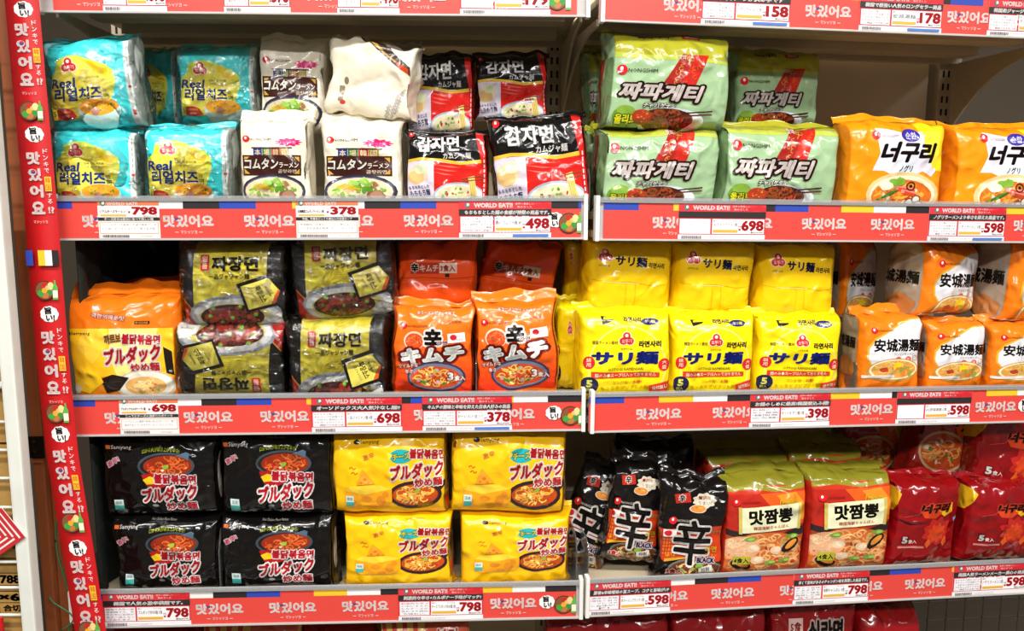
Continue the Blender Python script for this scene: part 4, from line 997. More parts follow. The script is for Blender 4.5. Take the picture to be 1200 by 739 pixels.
def card(bay, k, x0, x1, price, cap, name, info, label, wide=True, ymid=250, dz=0, head='WORLD EAT!!', hcol='#d8303c', bluebar=False, empty_info=False):
    ua, _ = bay.pt(x0, ymid, -.006); ub, _ = bay.pt(x1, ymid, -.006); wd = ub-ua; h = .0605
    W = x1-x0; H = h/wd*W; f = H/43
    r = empty('price_card', bay.M @ Matrix.Translation((ua, -.0049, bay.z[k]+.0026+dz))); tag(r, label, 'price card')
    MB().box((0, -.0004, 0), (wd, 0, h)).build('card', 'card_white', r)
    A = Art(W, H)
    def emb(x, y):
        A.ell(x, y, 3.2*f, 3.2*f, '#3a6a78', 'header', 12); A.ell(x+.6*f, y-.8*f, 1.7*f, 1.9*f, '#e0ddd0', 'header', 8); A.ell(x-1*f, y+1.2*f, 1.2*f, 1*f, '#5a9a5a', 'header', 8)
    if wide:
        A.rect(0, 0, W, H, '#d8333c', 'header'); A.rect(0, 37.5*f, W, H, '#ece8ea', 'footer')
        for i in range(12): A.ell(W*.68+i*W*.03, 3+4*A.r.random(), 5*f, 1.8*f, '#c8242e', 'header', 8, wob=.3)
        emb(10*f, 4.8*f); A.text(head, W*.37, 4.8*f, W*.42, 5.6*f, '#f6f0ee', .06, part='header')
        A.text('世界の美味しい', W*.71, 3*f, W*.2, 2.6*f, '#f4c8c4', .008, part='header', res=1); A.text('集めました', W*.71, 6.6*f, W*.16, 2.6*f, '#f4c8c4', .008, part='header', res=1)
        A.rect(0, 9.4*f, W, 17*f, '#2b2627', 'caption_band')
        if cap: A.text(cap, W*.52, 13.2*f, W*.92 if len(cap) > 14 else W*.8, 5.4*f, '#f3f0ee', .05, part='caption_band', shear=.15, res=1)
        A.rect(W*.015, 18.4*f, W*.365, 36.4*f, '#ece9ee', 'info_box')
        if info:
            nl = 5; per = max(1, math.ceil(len(info)/nl))
            for i in range(nl):
                sg = info[i*per:(i+1)*per]
                if sg: A.text(sg, W*.19, (20.8+3.4*i)*f, W*.32*min(1, len(sg)/per), 2.5*f, '#4a4648', .0, part='info_box', res=1)
        A.rect(W*.385, 18.4*f, W*.985, 36.4*f, '#efedf0', 'price_box')
        A.text(name, W*.535, 25.4*f, W*.28, 5*f, '#1c1a1a', .008, part='price_box', res=1)
        A.text('農心', W*.42, 20.5*f, W*.05, 2.2*f, '#444', part='price_box', res=1); A.text('5×120g', W*.62, 20.5*f, W*.09, 2.2*f, '#444', part='price_box', res=1)
        A.rect(W*.395, 31.4*f, W*.68, 35*f, '#e0aa3c', 'price_box')
        A.text('本体', W*.702, 27.5*f, W*.035, 2.4*f, '#c8202a', .02, part='price_number', res=1); A.text('¥', W*.702, 31*f, W*.03, 3.2*f, '#c8202a', .04, part='price_number', res=1)
        A.text(price, W*.85, 26.3*f, W*.26, 13*f, '#cc1f2a', .05, part='price_number')
        A.text('税込'+str(int(int(price)*1.08))+'円', W*.9, 34.6*f, W*.14, 2.2*f, '#222', .02, part='price_number', res=1)
        xb = W*.04
        while xb < W*.26:
            q = A.r.uniform(.3, 1.); A.rect(xb, 38.8*f, xb+q*f, 42.4*f, '#3a3a42', 'footer'); xb += (q+A.r.uniform(.3, .8))*f
        if bluebar: A.rect(W*.58, 39*f, W*.97, 42*f, '#4a7ac8', 'footer')
        A.text('2019000421 JAN 8801043', W*.42, 40.6*f, W*.26, 1.6*f, '#777', 0, part='footer', res=1)
    else:
        A.rect(0, 0, W, H, '#ece8e6', 'header'); A.rect(0, 0, W, 5*f, '#d8744a', 'header'); emb(6*f, 2.6*f)
        A.text(head, W*.4, 2.6*f, W*.5, 4*f, '#f6e6dc', .05, part='header', res=1)
        A.text('オットギ', W*.1, 7.4*f, W*.1, 1.8*f, '#555', part='price_box', res=1)
        A.text(name, W*.24, 11.8*f, W*.42, 3.6*f, '#1c1a1a', .03, part='price_box', res=1); A.rect(W*.04, 15.2*f, W*.46, 17.4*f, '#e0aa3c', 'price_box')
        A.text('¥', W*.51, 12.5*f, W*.04, 3*f, '#c8202a', .04, part='price_number', res=1)
        A.text(price, W*.76, 11*f, W*.42, 9.6*f, '#cc1f2a', .055, part='price_number'); A.text('税込'+str(int(int(price)*1.08))+'円', W*.85, 17.2*f, W*.22, 1.6*f, '#333', part='price_number', res=1)
        A.rect(0, 18.6*f, W, 22.6*f, '#2b2627', 'caption_band'); A.text(cap, W*.5, 20.7*f, W*.8, 3.2*f, '#f3f0ee', .04, part='caption_band', res=1)
        A.rect(W*.02, 24*f, W*.98, 37.6*f, '#e0905a', 'info_box'); A.rect(W*.03, 24.7*f, W*.97, 36.9*f, '#ece9e8', 'info_box')
        per = math.ceil(len(info)/2)
        for i in range(2):
            sg = info[i*per:(i+1)*per]
            if sg: A.text(sg, W*.5, (27.4+4.4*i)*f, W*.88*len(sg)/per, 2.8*f, '#4a4648', .0, part='info_box', res=1)
        xb = W*.06
        while xb < W*.5:
            q = A.r.uniform(.3, 1.); A.rect(xb, 39*f, xb+q*f, 42.2*f, '#3a3a42', 'footer'); xb += (q+A.r.uniform(.3, .8))*f
        A.text('2019000421', W*.78, 40.6*f, W*.2, 1.6*f, '#777', 0, part='footer', res=1)
    flat_build(A, wd, h, r, -.0005)
    return r
plain('card_white', '#e9e6e6', .35)
def seq(x0, x1, start, step, i0):
    L = []; x = start; i = i0
    while x < x1:
        a, b = max(x, x0), min(x+step, x1)
        if b > x0 and BLK[i % 5]: L.append((a, b, i % 5))
        x += step; i += 1
    return L
banner(LB, 0, 0, 0, (62, 676), [106, 200, 293, 386, 490, 583], seq(62, 676, 45, 42, 0), [(652, 'v')], 'red lettered strip on the edge of the topmost shelf, left run', 0)
banner(LB, 1, 0, 0, (62, 681), [125, 218, 312, 405, 499, 592], seq(62, 681, 43, 42.3, 0), [(650, 'c'), (666, 'v')], 'red lettered strip under the teal cheese noodle packs', 258)
banner(LB, 2, 0, 0, (78, 681), [150, 241, 330, 420, 510, 597], seq(78, 681, 71, 40.7, 0), [(648, 'c'), (668, 'v')], 'red lettered strip under the jjajang and kimchi packs', 486)
banner(LB, 3, 0, 0, (118, 675), [170, 255, 340, 425, 510, 600], seq(118, 675, 92, 39, 0), [(640, 'c'), (660, 'v')], 'red lettered strip under the black and yellow packs, lowest on the left', 712)
banner(RB, 0, 0, 0, (703, 1236), [800, 880, 961, 1045, 1130, 1215], seq(703, 1236, 706, 40, 0), [], 'red lettered strip on the edge of the topmost shelf, right run', 15)
banner(RB, 1, 0, 0, (707, 1236), [787, 870, 956, 1037, 1130, 1210], seq(707, 1236, 707, 38.3, 0), [], 'red lettered strip under the green and orange packs', 262)
banner(RB, 2, 0, 0, (690, 1236), [767, 852, 932, 1011, 1090, 1161], seq(690, 1236, 690, 38.2, 0), [(1197, 'c')], 'red lettered strip under the plain yellow packs', 482)
banner(RB, 3, 0, 0, (690, 1222), [775, 850, 928, 1000, 1075, 1150], seq(690, 1222, 694, 37.5, 1), [], 'red lettered strip under the red noodle packs on the right', 690)
J = 'もちもちの麺とコクのあるスープが自慢です。お好みの具材を入れてお召し上がりください。韓国で大人気の味をご家庭でお手軽にお楽しみいただけます。'
card(LB, 0, 120, 195, '698', '韓国で人気の味です', 'チーズラーメン', J[:40], 'white price card above the teal packs, farthest left on the top strip', True, 0)
card(LB, 0, 262, 340, '378', '牛骨の旨味たっぷり', 'コムタンラーメン', J[:40], 'white price card above the gap between teal and cream packs, second on the top strip', True, 0)
card(LB, 0, 395, 468, '498', '人気の商品です', 'カムジャ麺', 'もちもちとしたこだわり麺に仕上げてい', 'white price card above the crumpled cream bag', True, 0)
card(LB, 0, 539, 645, '179', '韓国の人気商品です。', 'ラーメン 袋', '', 'price card reading 179 at the top strip', True, 0)
card(LB, 1, 115, 187, '798', 'チーズ好きは絶対に食べて欲しい麺', 'リアルチーズラーメン', 'コーンのチーズ風味とお湯で簡単で、あとの旨いチーズのコッテリ感で旨み感。', 'orange-headed price card reading 798 under the teal packs', False, 258)
card(LB, 1, 347, 420, '378', '牛肉、牛骨をじっくり煮込んだ白濁スープ', '本場韓国コムタンラーメン 3食', '本場韓国の牛骨をじっくりと煮込み、コクのある旨味を再現したラーメンです。', 'orange-headed price card reading 378 under the cream packs', False, 258)
card(LB, 1, 538, 646, '498', 'もちもちとした麺の食感が特徴の商品です。', '農心 カムジャ麺 4P', J[:55], 'red price card reading 498 under the black and red potato noodle packs', True, 258, bluebar=True)
card(LB, 2, 140, 209, '698', 'こってりチーズの濃厚カルボナーラ', 'ブルダックカルボナーラ 5食', 'こってりとした濃厚で旨味の辛さがチーズの、麺と絡まりあっていきますチーズソースインパクト。', 'orange-headed price card reading 698 under the orange and yellow pack', False, 486)
card(LB, 2, 365, 471, '698', 'オーソドックス大人気汁なし麺!!', '一品ジャジャン麺 4食', J[:50], 'red price card reading 698 under the yellow and black jjajang packs', True, 486)
card(LB, 2, 495, 600, '378', 'キムチの酸味と辛味を抑えた日本人好みの商品', '辛ラーメンキムチ 3食パック', J[:60], 'red price card reading 378 under the orange kimchi packs', True, 486, bluebar=True)
card(LB, 3, 121, 223, '798', '韓国で人気の激辛袋麺です。', 'ブルダック炒め麺 5食', '韓国で人気の激辛袋麺です。辛さの中に旨味がある一品となっております。', 'red price card reading 798 under the black spicy noodle packs', True, 712)
card(LB, 3, 467, 566, '798', '刺激的な辛さ+カルボナーラ味がマッチ!', 'チーズブルダック炒め麺 5食', '刺激的な辛さの中にまろやかなチーズが合わさり絶妙な味わい。', 'red price card reading 798 under the yellow cheese noodle packs', True, 712)
card(RB, 0, 822, 926, '158', 'ピリ辛スープが決め手です', 'ノグリラーメン 辛', J[:50], 'red price card reading 158 on the top strip', True, 15, bluebar=True)
card(RB, 0, 1007, 1104, '178', '韓国で根強い人気のロングセラー商品', '安城湯麺', J[:50], 'red price card reading 178, whole, on the top strip', True, 25, bluebar=True)
card(RB, 0, 1157, 1250, '178', '韓国風ジャージャー麺の定番商品です', 'チャパゲティ', J[:50], 'red price card cut by the right edge of the photo on the top strip', True, 35)
card(RB, 1, 795, 897, '698', '', '(X)チャパゲティ5食', '', 'red price card reading 698 with a blank box, under the green packs', True, 262)
card(RB, 1, 1088, 1178, '598', 'ノグリラーメンより辛さを抑えた商品です。', 'ノグリラーメン 5食', J[:50], 'red price card reading 598 under the orange packs on the right', True, 265, bluebar=True)
card(RB, 2, 879, 973, '398', 'お鍋のしめに最高!韓国煮込み麺!', 'オットギ サリ麺 5食', 'お鍋のしめに最高!韓国煮込み麺!', 'red price card reading 398 under the yellow packs', True, 478)
card(RB, 2, 1051, 1138, '598', '', '(X)安城湯麺 5食', '', 'red price card reading 598 with a blank box, under the white and orange packs', True, 474)
card(RB, 3, 690, 786, '598', '豚骨&辛味噌味の旨スープ。コクと旨味がUP', '辛ラーメンブラック 3食', '濃厚な辛味噌味の旨スープにコクと旨味がUP!', 'red price card reading 598 under the black and red packs', True, 695)
card(RB, 3, 930, 1018, '798', '辛くて旨味があるのチャンポン味を再現した商品です。', '海鮮ちゃんぽん 4食', '辛くて旨味のあるチャンポン味を再現した商品です。', 'red price card reading 798 under the packs with a cream sign panel', True, 690)
card(RB, 3, 1117, 1203, '598', '韓国人気ラーメンメーカー農心の商品!', 'ノグリラーメン 5食', J[:50], 'red price card reading 598 at the right end of the lowest strip', True, 682)

# ------------------------------------------------------------------ left edge: hanging banner, timber post, roll cage
PX = np.array([(23, -40), (23.5, 0), (31, 90), (40, 185), (48, 270), (54, 340), (61.5, 424), (74, 534), (93, 644), (108, 739), (117, 790)], float)
def ribbon():
    D = -.035
    ys = np.linspace(-30, 780, 55)
    pts = [LB.pt(np.interp(y, PX[:, 1], PX[:, 0]), y, D) for y in ys]
    U = np.array([p[0] for p in pts]); Z = np.array([p[1] for p in pts]); yb = .006*np.sin(ys/210.+1)
    hw = .0262
    r = empty('hanging_banner', LB.M @ Matrix.Translation((0, D, 0))); tag(r, 'long red vertical banner with white lettering hanging at the left end of the shelves', 'banner')
    V = []; F = []
    for y in range(55):
        for t in (0, 1):
            V += [(U[y]-hw, yb[y]+t*.0012, Z[y]), (U[y]+hw, yb[y]+t*.0012, Z[y])]
    for i in range(54):
        a = i*4; F += [(a, a+1, a+5, a+4), (a+3, a+2, a+6, a+7), (a+2, a, a+4, a+6), (a+1, a+3, a+7, a+5)]
    MB().add(V, F).build('paper_strip', 'banner_crimson', r, smooth=True)
    A = Art(38, 900); o = 40
    def word(y):
        for i, c in enumerate('맛있어요'): A.text(c, 17+i*.2, y+9+19.5*i, 15.5, 15, '#f6ecea', .05, part='lettering')
        A.ell(15.5, y+25, 2.6, 2.6, '#2a3a8c', 'lettering', 12); A.ell(15.5, y+24, 1.8, 1.4, '#c2302a', 'lettering', 10)
        A.text('マシッソヨ', 19, y+84, 16, 3.6, '#efc8c2', .008, part='lettering', res=1)
        col = 'ドンキで韓国する!?'
        for i, c in enumerate('ドンキで'): A.text(c, 31, y+1+7.6*i, 5.5, 5.5, '#f6e6e2', .008, part='lettering', res=1)
        for i, c in enumerate('韓国'): A.rect(27.5, y+31+8.6*i, 35, y+39.4+8.6*i, '#efc52c', 'lettering'); A.text(c, 31.2, y+35.2+8.6*i, 6, 6.6, '#d0402c', .008, part='lettering', res=1)
        for i, c in enumerate('する'): A.text(c, 32, y+53+7.*i, 5.5, 5.5, '#f6e6e2', .008, part='lettering', res=1)
        A.text('!?', 32.5, y+70, 7, 8, '#f6e6e2', .04, part='lettering', res=1)
    for y in (10, 157, 368, 508, 640): cloud(A, 20, y+o, 10.5)
    for y in (25, 176, 386, 524, 652): word(y+o)
    for y in (130, 340, 483, 610, 735): veg(A, 18, y+o, 12)
    for i, (a, b) in enumerate(((0, 8), (8, 14), (14, 22), (22, 30), (30, 38))):
        if BLK[i]: A.rect(a, 293+o, b, 311+o, BLK[i], 'colour_block')
    kn = ys+o
    def cut(T, C, K_): return knot_cut(T, C, K_, 1, kn)
    def mp(T, V):
        y = T[..., 1]-o; x = (T[..., 0]/38-.5)*2*hw
        return np.stack([np.interp(y, ys, U)+x, np.interp(y, ys, yb)+V[..., 1], np.interp(y, ys, Z)], -1)
    flat_build(A, 1, 1, r, -.0003, curve=(cut, mp))
plain('banner_crimson', '#c4161c', .4)
ribbon()
def at(px, py, Y):
    px, py = float(px), float(py)
    F = Vector((0, math.cos(PITCH), -math.sin(PITCH))); U = Vector((0, math.sin(PITCH), math.cos(PITCH)))
    d = F+(px-600)/1000*Vector((1, 0, 0))+(369.5-py)/1000*U
    return Vector((0, 0, CAM_Z))+d*(Y/d.y)
# timber post
x0 = at(24, 370, 1.42).x; x1 = at(52, 370, 1.42).x
r = empty('timber_post', Matrix.Translation((x0, 1.42, .001))); tag(r, 'reddish brown timber post behind the red vertical banner', 'post')
MB().box((0, 0, 0), (x1-x0-.02, .05, 2.5)).build('post', 'brown_wood', r, .003)
MB().box((x1-x0-.019, .012, 0), (x1-x0, .05, 2.5)).build('edge_board', 'brown_wood', r, .002)
zc = at(30, 522, 1.42).z
hp = MB().box((-.004, -.004, zc-.022), (.023, .0, zc+.016)).build('hinge_plate', 'black_iron', r, .001)
for dz in (-.010, .008): MB().box((.006, -.0065, zc+dz-.0025), (.011, -.004, zc+dz+.0025)).build('screw', 'brass', hp, .001)
MB().box((-.001, -.003, zc-.031), (x1-x0-.02, 0, zc-.027)).build('groove_strip', 'brown_wood', r)
# twisted green cable
g = MB(); P = []
for i in range(60):
    t = i/59; p = at(70+8*math.sin(t*9)+t*6, 505+t*240, 1.405); P.append((p.x, p.y, p.z))
o = MB().tube(P, .0016, 6).build('garland_wire', 'green_wire', smooth=True); tag(o, 'thin green wire winding down beside the red vertical banner', 'wire')
P = [tuple(at(72+14*math.sin(i/7), 738-i*1.2, 1.40)) for i in range(34)]
o = MB().tube(P, .0014, 6).build('garland_wire', 'green_wire', smooth=True); tag(o, 'short curled green wire at the foot of the vertical banner', 'wire')
# rail end sticking out at the left of the lowest strip
p = at(88, 712, 1.40)
o = MB().box((p.x-.012, 1.40, p.z-.03), (p.x+.02, 1.43, p.z+.03)).build('rail_end_holder', 'white_plastic', bevel=.004); tag(o, 'whitish plastic holder left of the banner beside the lowest shelf strip', 'holder')
# dark green netting behind the banner
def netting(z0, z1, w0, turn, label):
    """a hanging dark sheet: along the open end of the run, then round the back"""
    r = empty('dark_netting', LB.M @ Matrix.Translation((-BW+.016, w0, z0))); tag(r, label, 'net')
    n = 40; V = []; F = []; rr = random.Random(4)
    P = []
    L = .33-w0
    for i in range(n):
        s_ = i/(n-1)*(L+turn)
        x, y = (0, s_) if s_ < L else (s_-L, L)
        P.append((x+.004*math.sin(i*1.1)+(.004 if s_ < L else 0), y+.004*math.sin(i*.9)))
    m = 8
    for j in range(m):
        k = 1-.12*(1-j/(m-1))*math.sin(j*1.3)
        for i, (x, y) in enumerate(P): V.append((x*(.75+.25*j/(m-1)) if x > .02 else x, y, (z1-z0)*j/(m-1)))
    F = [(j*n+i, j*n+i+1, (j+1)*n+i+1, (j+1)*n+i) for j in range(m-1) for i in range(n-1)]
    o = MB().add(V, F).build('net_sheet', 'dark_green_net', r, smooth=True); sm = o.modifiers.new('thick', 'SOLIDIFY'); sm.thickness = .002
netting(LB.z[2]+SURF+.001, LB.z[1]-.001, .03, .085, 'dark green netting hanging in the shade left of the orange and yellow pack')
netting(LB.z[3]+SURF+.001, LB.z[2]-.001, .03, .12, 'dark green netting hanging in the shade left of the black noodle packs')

# roll cage with cartons at far left
YC = 1.34
def cage():
    r = empty('roll_cage', Matrix.Translation((at(47, 739, YC).x-.011, YC, .002))); tag(r, 'white painted wire cage at the left edge of the photo', 'cage'); ox = r.location.x
    xa, xb = -.012, .011
    MB().box((xa, -.012, 0), (xb, .012, 2.0)).build('frame_tube', 'white_paint', r, .004)
    MB().box((xa-.42, -.012, 0), (xa-.40, .012, 2.0)).build('frame_tube', 'white_paint', r, .004)
    for y in (40, 85, 130, 175, 220, 265, 310, 355, 402, 451, 494, 527, 560, 594, 624, 658, 688, 720):
        z = at(15, y, YC).z-.002
        MB().tube([(xa-.41, 0, z), (xa+.004, 0, z)], .0024 if y != 451 else .006, 8).build('cross_wire', 'white_paint', r, smooth=True)
cage()
def carton(y0, y1, dx, label, texts):
    zt, zb = at(0, y0, 1.355).z, at(0, y1, 1.355).z; xr = at(47, 739, YC).x-.024; W = .34
    r = empty('carton', Matrix.Translation((xr-W, 1.354, zb))); tag(r, label, 'carton', None)
    h = zt-zb-.0015
    MB().box((0, 0, 0), (W, .012, h)).box((0, .012, 0), (W, .03, h)).build('box', 'carton', r, .001)
    A = Art(W/.00138, h/.00138); ww = A.W
    for (s, x, y, w_, h_, frame) in texts:
        X = ww-x; Y = (y-y0)
        if frame: A.rect(X-w_/2-5, Y-h_/2-3, X+w_/2+5, Y+h_/2+3, '#1c1712', 'printed_mark'); A.rect(X-w_/2-4, Y-h_/2-2, X+w_/2+4, Y+h_/2+2, '#a98445', 'printed_mark')
        A.text(s, X, Y, w_, h_, '#1c1712', .05, part='printed_mark')
    flat_build(A, W, h, r, -.0004)
carton(655, 800, 18, 'brown carton printed 788 and 6 inside the white cage', [('0788', 24, 679, 34, 11, True), ('×6', 22, 702, 26, 10, True), ('合切', 20, 716, 22, 9, True)])
carton(520, 653, 6, 'plain brown carton stacked above the printed one in the cage', [('70', 6, 645, 16, 8, False)])
carton(380, 518, 0, 'brown carton in the cage beside the lower shelf banner', [('C', 6, 500, 8, 12, False), ('0', 4, 384, 10, 14, False)])
carton(240, 378, -6, 'brown carton in the cage, topmost one showing', [])
# red and white fret pattern card
p = at(2, 622, 1.325)
r = empty('patterned_card', Matrix.Translation(p) @ Matrix.Rotation(R(-35), 4, 'Y') @ Matrix.Translation((-.045, 0, -.03))); tag(r, 'red and white square spiral pattern card poking in at the left edge', 'card')
MB().box((0, 0, 0), (.07, .0012, .06)).build('card', 'card_white', r)
A = Art(70, 60)
A.rect(0, 0, 70, 60, '#c02a30', 'printed_pattern'); 
for k in range(3):
    a = 4+k*8; A.line([(66-a, 60-a), (66-a, a), (a, a), (a, 56-a), (58-a, 56-a)], 3.2, '#eee6e2', 'printed_pattern')
flat_build(A, .07, .06, r, -.0003)
p = at(1, 732, 1.33)
o = MB().box((p.x-.05, 1.33, p.z-.06), (p.x+.002, 1.336, p.z+.012)).build('red_leaflet', 'banner_crimson', bevel=.001); tag(o, 'red leaflet corner at the bottom left of the photo', 'leaflet')

# clear dividers standing on the shelves
def divider(bay, row, px, py, w0, w1, h, label):
    u, _ = bay.pt(px, py, w0); z = bay.z[row]+SURF+.0008
    P = [(w0, 0), (w1, 0), (w1, h), (w0+.03, h), (w0+.012, h-.004), (w0, h-.02)]
    o = MB().prism(P, -.001, .001).box((-.015, w0, 0), (.001, w1, .0012)).build('shelf_divider', 'acrylic', M=None, bevel=.0004); o.matrix_world = bay.M @ Matrix.Translation((u, 0, z))
    tag(o, label, 'divider')
divider(LB, 1, 691, 210, .02, .25, .075, 'clear acrylic divider right of the potato noodle packs')
divider(LB, 2, 558, 410, .015, .25, .09, 'clear acrylic divider between the two orange kimchi packs')
divider(RB, 2, 1005, 420, .02, .25, .08, 'clear acrylic divider left of the white and orange packs')
divider(LB, 3, 676, 650, .02, .25, .09, 'clear acrylic divider right of the yellow cheese packs')
divider(RB, 3, 690, 640, .03, .25, .08, 'clear acrylic divider left of the black and red packs')
divider(LB, 3, 257, 660, .02, .25, .10, 'clear acrylic divider between the two black pack stacks')
# ------------------------------------------------------------------ the packs on the shelves
G1 = 'teal cheese noodle packs'
pack(LB, 1, K['teal_low'], 62, 160, 152, None, .016, 'teal cheese noodle pack at the far left of its row, on the shelf', seed=11, group=G1)
pack(LB, 1, K['teal_low'], 170, 268, 149, None, .016, 'teal cheese noodle pack on the shelf, right of the leftmost one', seed=12, group=G1)
pack(LB, 1, K['teal'], 55, 157, 44, 151, .02, 'teal cheese noodle pack on top at far left, tilted toward the banner', roll=-5, seed=13, group=G1, finlean=1)
pack(LB, 1, K['teal'], 160, 206, 58, 148, .19, 'teal cheese noodle pack deep in shade between the two upper teal packs', seed=14, group=G1, hide=('food_picture',), finlean=1)
pack(LB, 1, K['teal'], 209, 300, 53, 148, .12, 'teal cheese noodle pack on top, beside the cream packs', seed=15, group=G1, finlean=1)
G2 = 'cream beef bone noodle packs'
pack(LB, 1, K['gomtang'], 281, 362, 138, None, .016, 'cream beef soup noodle pack on the shelf beside the teal packs', seed=21, group=G2, finh=.022)
pack(LB, 1, K['gomtang'], 378, 470, 140, None, .016, 'cream beef soup noodle pack on the shelf beside the black potato packs', seed=22, group=G2)
pack(LB, 1, K['gomtang'], 305, 381, 46, 156, .10, 'cream beef soup noodle pack on top beside the upper teal pack', roll=1, seed=23, group=G2)
pack(LB, 1, K['cream'], 384, 484, 48, 137, .04, 'crumpled cream pack showing its back, on top of the cream packs', roll=6, seed=25, group=G2, finlean=1.4, yaw=-8)
pack(LB, 1, K['gomtang'], 448, 492, 54, 140, .24, 'cream pack deep in shade behind the crumpled one', seed=24, group=G2, hide=('food_picture', 'title_lettering', 'sticker'))
G3 = 'black and red potato noodle packs'
pack(LB, 1, K['gamja_low'], 476, 570, 156, None, .016, 'black and red potato noodle pack on the shelf beside the cream pack', seed=31, group=G3)
pack(LB, 1, K['gamja'], 577, 688, 138, None, .015, 'large black and red potato noodle pack leaning left at the end of the shelf', roll=-4, seed=32, group=G3, crump=1.4)
pack(LB, 1, K['gamja'], 478, 555, 66, 156, .13, 'dim black and red potato noodle pack on top, next to the cream ones', seed=33, group=G3)
pack(LB, 1, K['gamja'], 557, 642, 62, 140, .14, 'dim black and red potato noodle pack on top, next to the shelf bracket', seed=34, group=G3)
G4 = 'pale green black-bean noodle packs'
pack(RB, 1, K['green_low'], 707, 843, 150, None, .016, 'pale green noodle pack on the shelf at the left end of the right run', seed=41, group=G4)
pack(RB, 1, K['green'], 715, 856, 38, 150, .02, 'pale green noodle pack on top, the one nearest the front', roll=1.5, seed=42, group=G4, finlean=1)
pack(RB, 1, K['green'], 862, 963, 58, 150, .15, 'pale green noodle pack on top in shade beside the bare panel', seed=43, group=G4, finlean=1)
pack(RB, 1, K['green_low'], 850, 982, 148, None, .016, 'pale green noodle pack on the shelf beside the orange packs', roll=1, seed=44, group=G4)
pack(RB, 1, K['green'], 690, 712, 60, 148, .19, 'green noodle pack turned edge-on behind the upper green pack at the left', seed=45, group=G4, T=.09)
pack(RB, 1, K['green'], 692, 708, 150, None, .12, 'green noodle pack edge-on behind the lower green pack at the left', seed=46, group=G4, T=.09)
G5 = 'orange mild seafood noodle packs'
pack(RB, 1, K['orange'], 994, 1108, 143, None, .016, 'orange noodle pack beside the pale green ones', yaw=0, seed=51, group=G5, finh=.014)
pack(RB, 1, K['orange'], 1120, 1232, 147, None, .016, 'orange noodle pack cut by the right edge of the photo', seed=52, group=G5, finh=.014)
pack(RB, 1, K['orange'], 1010, 1090, 142, None, .19, 'orange noodle pack behind the front orange ones', seed=53, group=G5)

# third shelf, left
pack(LB, 2, K['carbo'], 78, 206, 347, None, .016, 'orange-topped yellow carbonara noodle pack at the left', seed=61, finh=.03, finlean=1.2)
pack(LB, 2, K['carbo'], 88, 208, 338, None, .16, 'orange noodle pack behind the yellow carbonara pack', seed=62, finh=.02, base='#c85010', hide=('printed_panel', 'food_picture', 'title_lettering', 'brand_emblem'))
G7 = 'black and yellow jjajang noodle packs'
pack(LB, 2, K['jjajang'], 212, 334, 283, 393, .04, 'black and yellow noodle pack on top, left of its pair', seed=71, group=G7, crump=.8)
pack(LB, 2, K['jjajang'], 343, 462, 272, 378, .045, 'black and yellow noodle pack on top, right of its pair', roll=-3, seed=72, group=G7, crump=.8)
ob = pack(LB, 2, K['jjajang_low'], 207, 333, 386, None, .016, 'black and yellow noodle pack lying upside down on the shelf', seed=73, group=G7, crump=.8)
# turn the lower left pack upside down about its own middle
zb = max(v.co.z for v in ob.children[0].data.vertices)
ob.matrix_world = ob.matrix_world @ Matrix.Translation((0, 0, zb)) @ Matrix.Rotation(math.pi, 4, 'Y')
pack(LB, 2, K['jjajang_low'], 338, 452, 376, None, .016, 'black and yellow noodle pack upright on the shelf beside the orange packs', roll=-1, seed=74, group=G7, crump=.8)
G8 = 'orange kimchi noodle packs'
pack(LB, 2, K['kimchi'], 462, 554, 361, None, .016, 'orange kimchi noodle pack on the shelf, left of its pair', roll=1.5, seed=81, group=G8)
pack(LB, 2, K['kimchi'], 558, 652, 355, None, .016, 'orange kimchi noodle pack on the shelf, right of its pair', roll=-1.5, seed=82, group=G8, finh=.02)
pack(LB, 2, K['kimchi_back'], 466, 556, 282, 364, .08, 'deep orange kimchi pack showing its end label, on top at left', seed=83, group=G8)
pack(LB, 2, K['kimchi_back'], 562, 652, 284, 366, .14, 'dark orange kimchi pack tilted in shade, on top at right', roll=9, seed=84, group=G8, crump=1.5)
G9 = 'yellow plain noodle packs'
for i, (a, b, t) in enumerate(((681, 786, 364), (789, 885, 367), (888, 985, 370))):
    pack(RB, 2, K['sari'], a, b, t, None, .016, ['yellow noodle pack on the shelf, left one of the front three', 'yellow noodle pack on the shelf, middle one of the front three', 'yellow noodle pack on the shelf, right one of the front three'][i], roll=(0, 0, 1)[i], seed=91+i, group=G9)
for i, (a, b, t, bt) in enumerate(((687, 791, 281, 368), (792, 887, 284, 371), (891, 983, 287, 374))):
    pack(RB, 2, K['sari_top'], a, b, t, bt, .06, ['plain yellow pack end with small print, upper left of three', 'plain yellow pack end with small print, upper middle of three', 'plain yellow pack end with small print, upper right of three'][i], roll=(2, 1, 1)[i], seed=96+i, group=G9)
pack(LB, 2, K['sari'], 652, 683, 352, None, .10, 'dim yellow pack wedged beside the right-hand orange kimchi pack', seed=99, group=G9, T=.08, hide=('title_lettering', 'printed_panel', 'small_print'))
pack(LB, 2, K['sari_top'], 662, 692, 283, 356, .17, 'dim yellow pack end behind the shelf junction', seed=100, group=G9, T=.08, hide=('title_lettering',))
G10 = 'orange and white noodle packs'
pack(RB, 2, K['ansung_low'], 1009, 1082, 369, None, .016, 'orange and white noodle pack on the shelf beside the yellow ones', seed=101, group=G10, yaw=6, finh=.02)
pack(RB, 2, K['ansung_low'], 1088, 1156, 378, None, .016, 'orange and white noodle pack on the shelf, middle of the front three', seed=102, group=G10, yaw=4)
pack(RB, 2, K['ansung_low'], 1160, 1232, 380, None, .016, 'orange and white noodle pack on the shelf at the right edge', seed=103, group=G10, yaw=4)
